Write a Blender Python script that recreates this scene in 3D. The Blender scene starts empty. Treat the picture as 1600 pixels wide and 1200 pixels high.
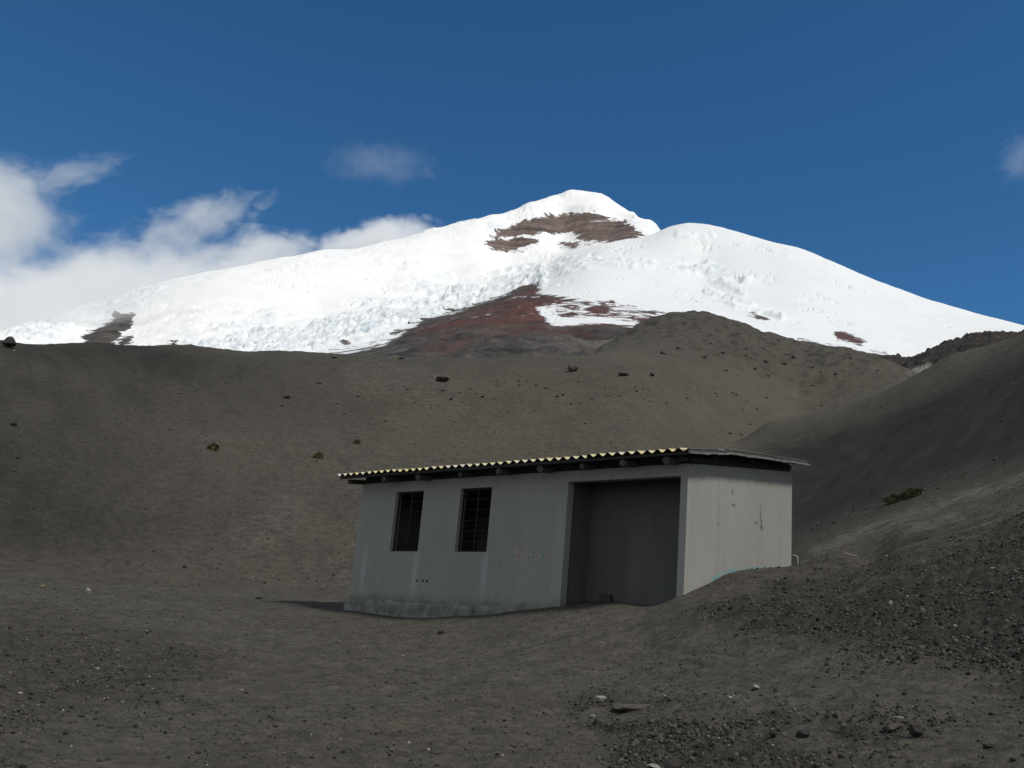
import bpy, bmesh, math, random
import numpy as np
from mathutils import Vector, Matrix

random.seed(7); RNG = np.random.default_rng(7)
SC = bpy.context.scene
COL = SC.collection

# ------------------------------------------------------------------ camera
CAM = np.array([7.934, -12.825, -0.688]); YAW, PITCH, ROLL, FPX = 0.746, 0.261, 0.088, 1492.0
FWD = np.array([-math.sin(YAW)*math.cos(PITCH), math.cos(YAW)*math.cos(PITCH), math.sin(PITCH)])
_rt = np.array([math.cos(YAW), math.sin(YAW), 0.0]); _up = np.cross(_rt, FWD)
RGT = _rt*math.cos(ROLL) + _up*math.sin(ROLL); UPV = -_rt*math.sin(ROLL) + _up*math.cos(ROLL)
HF = np.array([-math.sin(YAW), math.cos(YAW)]); HR = np.array([math.cos(YAW), math.sin(YAW)])   # forward / right on the ground
cam_d = bpy.data.cameras.new('camera'); cam = bpy.data.objects.new('camera', cam_d); COL.objects.link(cam)
cam_d.sensor_width = 36.0; cam_d.lens = 36.0*FPX/1600.0; cam_d.clip_start = 0.1; cam_d.clip_end = 60000
cam.matrix_world = Matrix(((RGT[0], UPV[0], -FWD[0], CAM[0]), (RGT[1], UPV[1], -FWD[1], CAM[1]), (RGT[2], UPV[2], -FWD[2], CAM[2]), (0, 0, 0, 1)))
SC.camera = cam

# ------------------------------------------------------------------ sky, sun, exposure
SUN_EL = math.radians(54.0); SUN_A = math.radians(-40.0)
_h = HR*math.cos(SUN_A) + HF*math.sin(SUN_A)
SUN_DIR = Vector((_h[0]*math.cos(SUN_EL), _h[1]*math.cos(SUN_EL), math.sin(SUN_EL)))
world = bpy.data.worlds.new('World'); SC.world = world; world.use_nodes = True
wn = world.node_tree; wn.nodes.clear()
wo = wn.nodes.new('ShaderNodeOutputWorld'); bg = wn.nodes.new('ShaderNodeBackground'); sky = wn.nodes.new('ShaderNodeTexSky')
sky.sky_type = 'NISHITA'; sky.sun_disc = False; sky.sun_elevation = SUN_EL
sky.sun_rotation = math.atan2(SUN_DIR.x, SUN_DIR.y)
sky.altitude = 4600; sky.air_density = 1.0; sky.dust_density = 0.2; sky.ozone_density = 1.5
bg.inputs['Strength'].default_value = 0.122
hs = wn.nodes.new('ShaderNodeHueSaturation'); hs.inputs['Hue'].default_value = 0.494; hs.inputs['Saturation'].default_value = 1.27; hs.inputs['Value'].default_value = 1.0   # the camera's vivid blue
wn.links.new(sky.outputs[0], hs.inputs['Color'])
# bright broken cloud added out of view as fill light; clear gap round volcano
def wnode(t, **kw):
    x = wn.nodes.new(t)
    for k, v in kw.items(): setattr(x, k, v)
    return x
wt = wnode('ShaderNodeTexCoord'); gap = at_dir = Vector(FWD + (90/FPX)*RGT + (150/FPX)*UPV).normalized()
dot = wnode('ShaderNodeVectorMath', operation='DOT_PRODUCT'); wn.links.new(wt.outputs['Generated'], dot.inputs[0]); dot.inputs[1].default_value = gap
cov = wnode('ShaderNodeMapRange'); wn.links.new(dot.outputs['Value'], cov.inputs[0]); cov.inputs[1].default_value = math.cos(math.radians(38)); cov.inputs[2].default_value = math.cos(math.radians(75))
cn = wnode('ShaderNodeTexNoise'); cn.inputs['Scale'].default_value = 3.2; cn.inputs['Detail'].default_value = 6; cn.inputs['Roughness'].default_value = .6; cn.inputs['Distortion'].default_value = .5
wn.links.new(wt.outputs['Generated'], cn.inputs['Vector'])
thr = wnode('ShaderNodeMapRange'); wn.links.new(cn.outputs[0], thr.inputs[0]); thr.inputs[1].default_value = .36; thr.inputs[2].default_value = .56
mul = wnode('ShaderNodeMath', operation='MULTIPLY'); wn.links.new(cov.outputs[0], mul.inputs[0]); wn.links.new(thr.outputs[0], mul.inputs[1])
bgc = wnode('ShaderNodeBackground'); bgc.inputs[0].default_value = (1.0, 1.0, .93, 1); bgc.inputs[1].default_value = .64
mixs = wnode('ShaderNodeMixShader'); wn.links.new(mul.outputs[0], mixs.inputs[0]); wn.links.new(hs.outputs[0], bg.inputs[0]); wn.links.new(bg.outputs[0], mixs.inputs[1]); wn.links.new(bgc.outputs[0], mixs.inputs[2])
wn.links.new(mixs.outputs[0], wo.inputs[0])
sd = bpy.data.lights.new('sun', 'SUN'); sd.energy = 2.9; sd.angle = math.radians(9.0); sd.color = (1.0, 0.95, 0.88)
so = bpy.data.objects.new('sun', sd); COL.objects.link(so); so.rotation_euler = SUN_DIR.to_track_quat('Z', 'Y').to_euler()
SC.view_settings.view_transform = 'Standard'; SC.view_settings.look = 'None'; SC.view_settings.gamma = 1.0
SC.view_settings.use_curve_mapping = False; SC.view_settings.exposure = 0.0
SC.cycles.volume_bounces = 10; SC.cycles.volume_max_steps = 256

# ------------------------------------------------------------------ small maths
def ray(px, py):
    px = np.asarray(px, float); py = np.asarray(py, float)
    return FWD + ((px-800)/FPX)[..., None]*RGT + ((600-py)/FPX)[..., None]*UPV
def project(P):
    v = P - CAM; z = v@FWD; z = np.where(np.abs(z) < 1e-3, 1e-3, z)
    u = 800 + FPX*(v@RGT)/z; w = 600 - FPX*(v@UPV)/z
    u = np.where(z > 0.05, u, -9e4); return u, w
def at(px, py, d):                                  # point of the pixel's ray at horizontal distance d
    r = ray(px, py); return CAM + r*(d/np.hypot(r[..., 0], r[..., 1]))[..., None]
def on_front(px, py):
    r = ray(px, py); t = -CAM[1]/r[1]; return CAM + r*t
def on_side(px, py):
    r = ray(px, py); t = -CAM[0]/r[0]; return CAM + r*t
def polar(P):
    v = P[..., :2]-CAM[:2]; f = v@HF; s = v@HR
    return np.arctan2(s, f), np.hypot(f, s)

_perm = RNG.permutation(512).astype(np.int64)
_g2 = RNG.normal(size=(512, 2)); _g2 /= np.linalg.norm(_g2, axis=1)[:, None]
def perlin(x, y, seed=0):
    xi = np.floor(x).astype(np.int64); yi = np.floor(y).astype(np.int64); xf = x-xi; yf = y-yi
    u = xf*xf*xf*(xf*(xf*6-15)+10); v = yf*yf*yf*(yf*(yf*6-15)+10)
    def g(ix, iy, dx, dy):
        h = _perm[(_perm[(ix+seed*37) & 511]+iy) & 511]; return _g2[h, 0]*dx+_g2[h, 1]*dy
    a = g(xi, yi, xf, yf); b = g(xi+1, yi, xf-1, yf); c = g(xi, yi+1, xf, yf-1); d = g(xi+1, yi+1, xf-1, yf-1)
    return (a+(b-a)*u + ((c+(d-c)*u)-(a+(b-a)*u))*v)*1.4
def fbm(x, y, oct=4, seed=0, ridged=False):
    o = np.zeros_like(x); a = 1.0
    for k in range(oct):
        n = perlin(x, y, seed+k*3); o += a*((1-2*np.abs(n)) if ridged else n); x = x*2.03+3.1; y = y*2.03+1.7; a *= 0.5
    return o
def smooth(a, b, x):
    t = np.clip((x-a)/(b-a), 0, 1); return t*t*(3-2*t)
def segdist(px, py, a, b):
    dx, dy = b[0]-a[0], b[1]-a[1]; L = dx*dx+dy*dy+1e-9
    t = np.clip(((px-a[0])*dx+(py-a[1])*dy)/L, 0, 1); return np.hypot(px-a[0]-t*dx, py-a[1]-t*dy)
def poly_sd(px, py, pts):                          # >0 inside
    d = np.full(px.shape, 1e9); ins = np.zeros(px.shape, bool); n = len(pts)
    for i in range(n):
        a, b = pts[i], pts[(i+1) % n]; d = np.minimum(d, segdist(px, py, a, b))
        c = (a[1] > py) != (b[1] > py)
        ins ^= c & (px < (b[0]-a[0])*(py-a[1])/((b[1]-a[1]) or 1e-9)+a[0])
    return np.where(ins, d, -d)
def line_mask(px, py, pts, w):
    d = np.full(px.shape, 1e9)
    for a, b in zip(pts[:-1], pts[1:]): d = np.minimum(d, segdist(px, py, a, b))
    return 1-smooth(w*0.4, w, d)

class TPS:
    def __init__(s, A, v, reg=1e-4):
        s.A = A; n = len(A); r2 = ((A[:, None]-A[None])**2).sum(-1)
        K = 0.5*r2*np.log(r2+1e-12)+np.eye(n)*reg; Pm = np.c_[np.ones(n), A]
        M = np.zeros((n+3, n+3)); M[:n, :n] = K; M[:n, n:] = Pm; M[n:, :n] = Pm.T
        s.w = np.linalg.solve(M, np.r_[v, 0, 0, 0])
    def __call__(s, a, b):
        o = s.w[-3]+s.w[-2]*a+s.w[-1]*b
        for (x, y), w in zip(s.A, s.w):
            r2 = (a-x)**2+(b-y)**2; o = o+w*0.5*r2*np.log(r2+1e-12)
        return o

class Terrain:                                      # a height field over (bearing, log distance)
    KA = 4.0
    def __init__(s, ctrl, reg=1e-4):
        P = np.array(ctrl, float); az, d = polar(P)
        s.tps = TPS(np.c_[az*s.KA, np.log(d)], (P[:, 2]-CAM[2]+1.6)/d, reg)
    def base(s, az, d): return CAM[2]-1.6+d*s.tps(az*s.KA, np.log(d))
    def grid(s, az, d):
        s.az, s.d = az, d; s.AZ, s.D = np.meshgrid(az, d)
        f = s.D*np.cos(s.AZ); q = s.D*np.sin(s.AZ)
        s.X = CAM[0]+f*HF[0]+q*HR[0]; s.Y = CAM[1]+f*HF[1]+q*HR[1]; s.Z = s.base(s.AZ, s.D)
    def z(s, X, Y):
        X = np.atleast_1d(X); Y = np.atleast_1d(Y)
        a, d = polar(np.stack([X, Y], -1))
        i = np.clip(np.searchsorted(s.az, a)-1, 0, len(s.az)-2); j = np.clip(np.searchsorted(s.d, d)-1, 0, len(s.d)-2)
        u = np.clip((a-s.az[i])/(s.az[i+1]-s.az[i]), 0, 1); v = np.clip((d-s.d[j])/(s.d[j+1]-s.d[j]), 0, 1)
        return (s.Z[j, i]*(1-u)+s.Z[j, i+1]*u)*(1-v)+(s.Z[j+1, i]*(1-u)+s.Z[j+1, i+1]*u)*v
    def hit(s, px, py, d0=4.0, d1=None):
        d = np.geomspace(d0, d1 or s.d[-1], 3000); P = at(np.full(d.shape, float(px)), np.full(d.shape, float(py)), d)
        k = np.argmax(P[:, 2] < s.z(P[:, 0], P[:, 1])); p = P[k].copy(); p[2] = s.z(p[0], p[1])[0]; return p, d[k]
    def mesh(s, name, mat, attrs={}):
        n, m = s.X.shape; co = np.stack([s.X, s.Y, s.Z], -1).reshape(-1, 3)
        I = np.arange(n*m).reshape(n, m); q = np.stack([I[:-1, :-1], I[:-1, 1:], I[1:, 1:], I[1:, :-1]], -1).reshape(-1, 4)
        me = np_mesh(name, co, q)
        for k, v in attrs.items():
            at_ = me.attributes.new(k, 'FLOAT', 'POINT'); at_.data.foreach_set('value', np.ascontiguousarray(v, np.float32).ravel())
        me.polygons.foreach_set('use_smooth', np.ones(len(q), bool))
        return add(name, me, mat, kind='structure')

def np_mesh(name, co, faces):
    me = bpy.data.meshes.new(name); faces = np.asarray(faces, np.int32); k = faces.shape[1]
    me.vertices.add(len(co)); me.vertices.foreach_set('co', np.ascontiguousarray(co, np.float32).ravel())
    me.loops.add(faces.size); me.loops.foreach_set('vertex_index', faces.ravel())
    me.polygons.add(len(faces)); me.polygons.foreach_set('loop_start', np.arange(0, faces.size, k, dtype=np.int32))
    me.update(calc_edges=True); return me
def add(name, me, mat, parent=None, label=None, cat=None, group=None, kind=None, loc=None):
    o = bpy.data.objects.new(name, me); COL.objects.link(o)
    if mat and me and not me.materials: me.materials.append(mat)
    if parent: o.parent = parent
    if label: o['label'] = label
    if cat: o['category'] = cat
    if group: o['group'] = group
    if kind: o['kind'] = kind
    if loc is not None: o.location = loc
    return o

# ------------------------------------------------------------------ materials
class Mat:
    def __init__(s, name, rough=0.9, spec=0.2):
        s.m = bpy.data.materials.new(name); s.m.use_nodes = True; s.t = s.m.node_tree; s.p = s.t.nodes['Principled BSDF']
        s.p.inputs['Roughness'].default_value = rough; s.p.inputs['Specular IOR Level'].default_value = spec
    def n(s, typ, **kw):
        x = s.t.nodes.new(typ)
        for k, v in kw.items():
            if k in x.inputs: s.set(x.inputs[k], v)
            else: setattr(x, k, v)
        return x
    def set(s, inp, v):
        if isinstance(v, bpy.types.NodeSocket): s.t.links.new(v, inp)
        elif isinstance(v, bpy.types.Node): s.t.links.new(v.outputs[0], inp)
        else: inp.default_value = (*v, 1.0) if (hasattr(v, '__len__') and len(v) == 3 and inp.type == 'RGBA') else v
    def coord(s, out='Object'): return s.n('ShaderNodeTexCoord').outputs[out]
    def mapping(s, vec, scale=(1, 1, 1), loc=(0, 0, 0)):
        m = s.n('ShaderNodeMapping'); s.set(m.inputs['Vector'], vec); m.inputs['Scale'].default_value = scale; m.inputs['Location'].default_value = loc; return m.outputs[0]
    def noise(s, vec, scale, detail=4, rough=0.55, dist=0.0):
        x = s.n('ShaderNodeTexNoise'); s.set(x.inputs['Vector'], vec); x.inputs['Scale'].default_value = scale; x.inputs['Detail'].default_value = detail
        x.inputs['Roughness'].default_value = rough; x.inputs['Distortion'].default_value = dist; return x.outputs[0]
    def voro(s, vec, scale, out='Distance', feature='F1'):
        x = s.n('ShaderNodeTexVoronoi', feature=feature); s.set(x.inputs['Vector'], vec); x.inputs['Scale'].default_value = scale; return x.outputs[out]
    def attr(s, name): return s.n('ShaderNodeAttribute', attribute_name=name).outputs['Fac']
    def math(s, op, a, b=0.0, clamp=False):
        x = s.n('ShaderNodeMath', operation=op, use_clamp=clamp); s.set(x.inputs[0], a); s.set(x.inputs[1], b); return x.outputs[0]
    def ramp(s, f, a, b, inter='LINEAR'):            # 0 at a -> 1 at b
        x = s.n('ShaderNodeMapRange', interpolation_type='SMOOTHSTEP' if inter == 'S' else 'LINEAR'); s.set(x.inputs[0], f); x.inputs[1].default_value = a; x.inputs[2].default_value = b; return x.outputs[0]
    def mix(s, f, a, b, blend='MIX'):
        x = s.n('ShaderNodeMix', data_type='RGBA', blend_type=blend); s.set(x.inputs[0], f); s.set(x.inputs[6], a); s.set(x.inputs[7], b); return x.outputs[2]
    def sep(s, vec): 
        x = s.n('ShaderNodeSeparateXYZ'); s.set(x.inputs[0], vec); return x.outputs
    def col(s, c): s.set(s.p.inputs['Base Color'], c); return s
    def bump(s, h, dist, strength=1.0, prev=None):
        b = s.n('ShaderNodeBump'); b.inputs['Distance'].default_value = dist; b.inputs['Strength'].default_value = strength; s.set(b.inputs['Height'], h)
        if prev: s.set(b.inputs['Normal'], prev)
        s.set(s.p.inputs['Normal'], b.outputs[0]); return b.outputs[0]

def make_ground_mat():
    m = Mat('volcanic_ash', 0.95, 0.15); c = m.coord()
    big = m.noise(c, 0.06, 5, 0.6); mid = m.noise(c, 0.9, 6, 0.65); fine = m.noise(c, 14, 5, 0.7); grit = m.noise(c, 70, 3, 0.7)
    coarse = m.attr('coarse'); green = m.attr('green'); pale = m.attr('pale'); dark = m.attr('dark')
    base = m.mix(m.ramp(big, .35, .68), (.124, .113, .090), (.170, .156, .122))
    base = m.mix(m.ramp(mid, .3, .7), m.mix(0.5, base, (.078, .071, .060)), base)
    base = m.mix(m.math('MULTIPLY', green, m.ramp(m.noise(c, .35, 5, .7), .35, .75)), base, (.190, .174, .104))
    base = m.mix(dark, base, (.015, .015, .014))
    dk = m.mix(m.ramp(fine, .3, .7), (.010, .0098, .009), (.046, .044, .039))
    base = m.mix(m.math('MULTIPLY', coarse, .95), base, dk)
    base = m.mix(m.math('MULTIPLY', m.attr('track'), .8), base, m.mix(m.ramp(mid, .3, .7), (.128, .121, .106), (.180, .171, .150)))
    strk = m.math('MULTIPLY', pale, m.ramp(m.noise(c, 1.6, 5, .7), .36, .62))
    base = m.mix(strk, base, (.26, .245, .21))
    # grains: dark and pale specks
    sp = m.voro(c, 9.0); spc = m.voro(c, 9.0, 'Color')
    speck = m.math('MULTIPLY', m.ramp(sp, .16, .08), m.ramp(m.sep(spc)[0], .80, .86))
    base = m.mix(m.math('MULTIPLY', speck, .75), base, (.022, .02, .018))
    sp2 = m.voro(c, 2.3); sp2c = m.voro(c, 2.3, 'Color')
    speck2 = m.math('MULTIPLY', m.ramp(sp2, .13, .07), m.ramp(m.sep(sp2c)[0], .72, .8))
    base = m.mix(m.math('MULTIPLY', speck2, .7), base, (.024, .021, .018))
    base = m.mix(m.ramp(grit, .3, .75), m.mix(.35, base, (.015, .014, .012)), m.mix(.12, base, (.16, .15, .13)))
    blot = m.noise(c, 3.2, 7, .75)
    base = m.mix(m.math('MULTIPLY', m.ramp(fine, .52, .66), .4), base, (.022, .021, .019)); gl = m.math('MULTIPLY', m.ramp(m.voro(c, 24.0), .22, .1), m.ramp(m.sep(m.voro(c, 24.0, 'Color'))[1], .86, .9)); base = m.mix(m.math('MULTIPLY', gl, .6), base, (.27, .26, .235))
    base = m.mix(m.ramp(blot, .3, .7), m.mix(.55, base, (.02, .018, .015)), m.mix(m.math('SUBTRACT', .25, m.math('MULTIPLY', dark, .2)), base, (.19, .17, .14)))
    gr8 = m.noise(c, 8.5, 4, .7); base = m.mix(m.math('MULTIPLY', m.ramp(gr8, .5, .66), .38), base, (.024, .022, .019)); base = m.mix(m.math('MULTIPLY', m.ramp(gr8, .46, .34), m.math('SUBTRACT', .22, m.math('MULTIPLY', dark, .19))), base, (.21, .195, .165))
    m.col(base)
    b = m.bump(m.math('ADD', m.math('MULTIPLY', fine, 1.0), m.math('MULTIPLY', blot, 2.2)), .14, .7)
    m.bump(grit, .02, .6, b); return m.m

def make_volcano_mat():
    m = Mat('glacier_and_rock', 0.75, 0.25); c = m.coord()
    rock = m.attr('rock'); red = m.attr('red'); ser = m.attr('serac'); cliff = m.attr('cliff')
    n1 = m.noise(c, .012, 8, .68); n2 = m.noise(c, .05, 6, .7); dp = m.n('ShaderNodeVectorMath', operation='DOT_PRODUCT'); m.set(dp.inputs[0], c); dp.inputs[1].default_value = tuple(UPV)
    dq = m.n('ShaderNodeVectorMath', operation='DOT_PRODUCT'); m.set(dq.inputs[0], c); dq.inputs[1].default_value = tuple(RGT)
    bed = m.n('ShaderNodeCombineXYZ'); m.set(bed.inputs[0], m.math('MULTIPLY', dq.outputs['Value'], .0035)); m.set(bed.inputs[2], m.math('MULTIPLY', dp.outputs['Value'], .055)); bed = bed.outputs[0]
    strat = m.noise(bed, 1.0, 7, .68)
    vert = m.noise(m.mapping(c, (.06, .06, .012)), 1.0, 5, .7)
    f = m.math('ADD', rock, m.math('MULTIPLY', m.math('SUBTRACT', n2, .5), .75))
    f = m.math('ADD', f, m.math('MULTIPLY', m.math('SUBTRACT', n1, .5), .85))
    f = m.ramp(f, .47, .53)
    fr = m.attr('lit_flank')  # left flank's stronger light is put into a paler snow colour
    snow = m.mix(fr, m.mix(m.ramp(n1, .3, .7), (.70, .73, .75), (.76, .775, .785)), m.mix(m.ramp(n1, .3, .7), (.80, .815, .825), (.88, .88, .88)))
    ice = m.mix(m.ramp(m.noise(c, .03, 7, .75), .40, .62), (.82, .83, .845), (.52, .60, .66))
    snow = m.mix(m.math('MULTIPLY', ser, .9), snow, ice)
    dkr = m.mix(m.ramp(n1, .38, .60), (.012, .0115, .0115), (.11, .097, .085)); dkr = m.mix(m.ramp(n2, .35, .7), dkr, m.mix(.5, dkr, (.02, .018, .017)))
    rdr = m.mix(m.ramp(m.noise(c, .02, 6, .7), .3, .7), (.050, .028, .025), (.125, .050, .038)); rdr = m.mix(m.math('MULTIPLY', m.ramp(n2, .45, .7), .6), rdr, (.035, .028, .026))
    r = m.mix(red, dkr, rdr)
    tan = m.mix(m.ramp(strat, .36, .64), (.055, .042, .040), (.27, .195, .165)); tan = m.mix(m.ramp(m.noise(m.mapping(bed, (1.6, 1, .8), (5, 2, 9)), 1.0, 7, .72), .60, .64), tan, (.62, .63, .65))
    tan = m.mix(m.ramp(vert, .35, .7), m.mix(.5, tan, (.035, .03, .03)), tan)
    r = m.mix(cliff, r, tan)
    r = m.mix(m.math('MULTIPLY', m.attr('patch'), m.ramp(m.noise(m.mapping(c, (1, 1, 1)), .022, 7, .75), .60, .63)), r, (.72, .74, .76))
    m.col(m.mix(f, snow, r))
    b = m.bump(n2, 3.5, .4); m.bump(m.noise(c, .2, 4, .7), 1.0, .4, b); return m.m

def make_concrete(name, a, b, side):
    m = Mat(name, .92, .15); c = m.coord(); x, y, z = m.sep(c)
    n = m.noise(c, 1.1, 6, .65); st = m.noise(m.mapping(c, (5.0, 5.0, .28)), 1.0, 5, .65); fine = m.noise(c, 24, 4, .7)
    st2 = m.noise(m.mapping(c, (14.0, 14.0, .5), (3, 1, 0)), 1.0, 3, .6)
    col = m.mix(m.ramp(n, .3, .7), a, b)
    col = m.mix(m.math('MULTIPLY', m.ramp(st, .46, .72), .24), col, tuple(v*.6 for v in a))
    col = m.mix(m.math('MULTIPLY', m.ramp(st2, .6, .78), .28), col, tuple(min(v*1.55, .6) for v in b))
    col = m.mix(m.math('MULTIPLY', m.ramp(fine, .35, .75), .25), col, tuple(v*.6 for v in a))
    blot = m.noise(c, .55, 5, .6); col = m.mix(m.math('MULTIPLY', m.ramp(blot, .42, .68), .35), col, tuple(v*.72 for v in a))
    pit = m.math('MULTIPLY', m.ramp(m.voro(c, 7.5), .10, .05), m.ramp(m.sep(m.voro(c, 7.5, 'Color'))[0], .86, .9)); col = m.mix(m.math('MULTIPLY', pit, .5), col, tuple(v*.35 for v in a))
    cd_ = m.n('ShaderNodeVectorMath', operation='ADD'); m.set(cd_.inputs[0], c); _q = m.n('ShaderNodeTexNoise'); m.set(_q.inputs['Vector'], c); _q.inputs['Scale'].default_value = 3.5; _q.inputs['Detail'].default_value = 5; m.set(cd_.inputs[1], _q.outputs['Color']); ck = m.voro(cd_.outputs[0], .8, 'Distance', 'DISTANCE_TO_EDGE'); ckn = m.noise(c, 2.0, 4, .6); crack = m.math('MULTIPLY', m.ramp(ck, .006, .002), m.ramp(ckn, .52, .58)); col = m.mix(m.math('MULTIPLY', crack, .3), col, tuple(v*.4 for v in a))
    return m, c, (x, y, z), n, st, fine, col

def finish_concrete(m, c, col, fine, n):
    m.col(col); b = m.bump(n, .03, .35); m.bump(fine, .008, .5, b); return m.m

def box_mask(m, v, lo, hi, soft):
    return m.math('MULTIPLY', m.ramp(v, lo-soft, lo+soft), m.ramp(v, hi+soft, hi-soft))

def make_front_mat():
    m, c, (x, y, z), n, st, fine, col = make_concrete('front_render', (.252, .257, .243), (.311, .316, .297), 0)
    zz = m.math('ADD', z, m.math('MULTIPLY', m.math('SUBTRACT', m.noise(c, 2.2, 5, .7), .5), .5))
    low = m.ramp(zz, .02, -.16)
    moss = m.mix(m.ramp(m.noise(c, 6, 5, .7), .4, .65), (.10, .105, .09), (.20, .205, .19))
    col = m.mix(m.math('MULTIPLY', low, .8), col, moss)
    # pale runs below the window corners
    for xx in (-6.05, -4.2, -7.6):
        w = m.math('MULTIPLY', box_mask(m, m.math('ADD', x, m.math('MULTIPLY', m.math('SUBTRACT', st, .5), .2)), xx-.05, xx+.06, .05), box_mask(m, z, .05, .8, .15))
        col = m.mix(m.math('MULTIPLY', w, .45), col, (.40, .42, .43))
    # faded scrawl of paint left of the doorway
    area = m.math('MULTIPLY', box_mask(m, x, -3.55, -2.62, .06), box_mask(m, m.math('ADD', z, m.math('MULTIPLY', x, .14)), .27, .39, .07))
    wv = m.noise(c, 11, 3, .6, 1.2); wc = m.noise(c, 5.5, 2, .5)
    line = m.math('MULTIPLY', area, m.ramp(m.math('ABSOLUTE', m.math('SUBTRACT', wv, .5)), .06, .02))
    pc = m.mix(m.ramp(wc, .5, .54), m.mix(m.ramp(wc, .42, .46), (.09, .22, .17), (.42, .43, .42)), (.36, .16, .14))
    col = m.mix(m.math('MULTIPLY', line, .75), col, pc)
    rust = m.math('MULTIPLY', m.math('MULTIPLY', box_mask(m, x, -2.85, -2.55, .08), box_mask(m, z, -.02, .25, .1)), m.ramp(m.noise(c, 9, 4, .7), .55, .68))
    col = m.mix(m.math('MULTIPLY', rust, .6), col, (.23, .13, .07))
    return finish_concrete(m, c, col, fine, n)

def make_side_mat():
    m, c, (x, y, z), n, st, fine, col = make_concrete('side_render', (.265, .262, .24), (.315, .312, .288), 1)
    # teal paint line just above the ground that banked up against the wall
    g = m.attr('above'); g = m.math('ADD', g, m.math('MULTIPLY', m.math('SUBTRACT', m.noise(c, 9, 4, .7), .5), .10))
    t = m.math('MULTIPLY', m.math('MULTIPLY', m.ramp(g, .075, .03), m.ramp(m.noise(c, 4.5, 3, .6), .36, .5)), box_mask(m, y, .75, 2.7, .15))
    col = m.mix(m.math('MULTIPLY', t, .9), col, (.13, .27, .28))
    # black marks
    def mark(y0, z0, w, h, f=.5):
        a = m.math('MULTIPLY', box_mask(m, y, y0-w, y0+w, .012), box_mask(m, z, z0-h, z0+h, .012))
        return m.math('MULTIPLY', a, m.ramp(m.noise(c, 30, 3, .6), .4, .55))
    for q in ((2.46, 1.62, .025, .09), (2.45, 1.56, .05, .03), (2.27, 1.62, .05, .025), (1.42, 2.02, .03, .05), (1.46, 1.80, .07, .02), (2.42, 1.80, .015, .14)):
        col = m.mix(m.math('MULTIPLY', mark(*q), .85), col, (.03, .028, .025))
    drip = m.math('MULTIPLY', box_mask(m, m.math('ADD', y, m.math('MULTIPLY', m.noise(c, 3, 2), .12)), 1.02, 1.09, .02), m.ramp(m.noise(c, 13, 3, .7), .52, .62))
    col = m.mix(m.math('MULTIPLY', m.math('MULTIPLY', drip, box_mask(m, z, .4, 1.9, .2)), .6), col, (.09, .08, .07))
    return finish_concrete(m, c, col, fine, n)

def simple(name, a, b, scale=3.0, rough=.9, stretch=(1, 1, 1), bump=.01, spec=.2):
    m = Mat(name, rough, spec); c = m.mapping(m.coord(), stretch); n = m.noise(c, scale, 5, .65)
    m.col(m.mix(m.ramp(n, .3, .7), a, b)); m.bump(n, bump, .6); return m.m

M_GROUND = make_ground_mat(); M_VOLC = make_volcano_mat()
M_FRONT = make_front_mat(); M_SIDE = make_side_mat()
M_INNER = simple('bare_inner_wall', (.33, .335, .32), (.40, .40, .385), 1.2)
M_WOOD = simple('weathered_timber', (.05, .048, .044), (.09, .086, .078), 4, .9, (8, 1, 8))
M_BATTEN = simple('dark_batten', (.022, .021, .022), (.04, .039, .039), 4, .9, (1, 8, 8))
M_BAR = simple('window_bar_steel', (.012, .012, .012), (.022, .021, .02), 9, .6)
M_DOOR = simple('shade_dark_bay_wall', (.088, .089, .085), (.118, .119, .113), 1.4, .9, (2, 2, .5), .006)  # shade of the doorway recess is put into this dark wall colour
M_PIPE = simple('pale_plastic_pipe', (.20, .195, .175), (.28, .275, .25), 6, .5)

# ------------------------------------------------------------------ terrain: near ground, hillsides, dome hill
def hillside(px, py0, d0, py1, slope, n=5, back=2.0):
    """points up a slope of constant steepness seen in one column; returns them plus the far side of its crest"""
    p0 = at(px, py0, d0); out = [p0]; s = math.tan(math.radians(slope))
    for k in range(1, n+1):
        py = py0+(py1-py0)*k/n; r = ray(px, py); te = r[2]/math.hypot(r[0], r[1])
        d = (p0[2]-CAM[2]-s*d0)/(te-s); out.append(at(px, py, d))
    last = out[-1]; a, dl = polar(last)
    return out, dl
ctrl = []
def pts(*l): ctrl.extend(at(float(a), float(b), float(c)) for a, b, c in l)
# along the walls
for p in ((541, 953), (600, 961), (655, 965), (720, 962), (800, 955), (877, 948), (975, 944), (1056, 934)): ctrl.append(on_front(*p)+np.array([0, -.02, 0]))
for p in ((1068, 929), (1085, 921), (1110, 910), (1130, 898), (1160, 892), (1200, 890), (1235, 887)): ctrl.append(on_side(*p)+np.array([.02, 0, 0]))
# foreground up to the hut
pts((0, 1200, 6.6), (400, 1200, 7.0), (800, 1200, 7.2), (1200, 1200, 6.8), (1600, 1200, 6.2),
    (0, 1100, 9.2), (400, 1100, 9.8), (800, 1100, 9.8), (1200, 1100, 9.0), (1600, 1110, 8.0),
    (0, 1000, 13.5), (250, 1000, 14.2), (500, 1010, 14.5), (750, 1010, 14.2), (1000, 1010, 12.8), (1200, 1010, 11.2), (1400, 1010, 10.2), (1600, 1010, 9.6),
    (0, 935, 18), (250, 945, 19), (420, 955, 19.5), (0, 903, 21.5), (140, 922, 21.5), (300, 930, 22.5), (450, 938, 22.5),
    (1300, 950, 12.8), (1450, 920, 12.4), (1600, 880, 12.4), (1300, 884, 17.6), (1400, 862, 17.2), (1500, 836, 16.8), (1600, 806, 16.2))
pts((-400, 1150, 6.5), (-400, 950, 13), (-400, 890, 19), (2000, 1150, 6.0), (2000, 900, 10), (2000, 700, 17))
crest = {}
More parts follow.
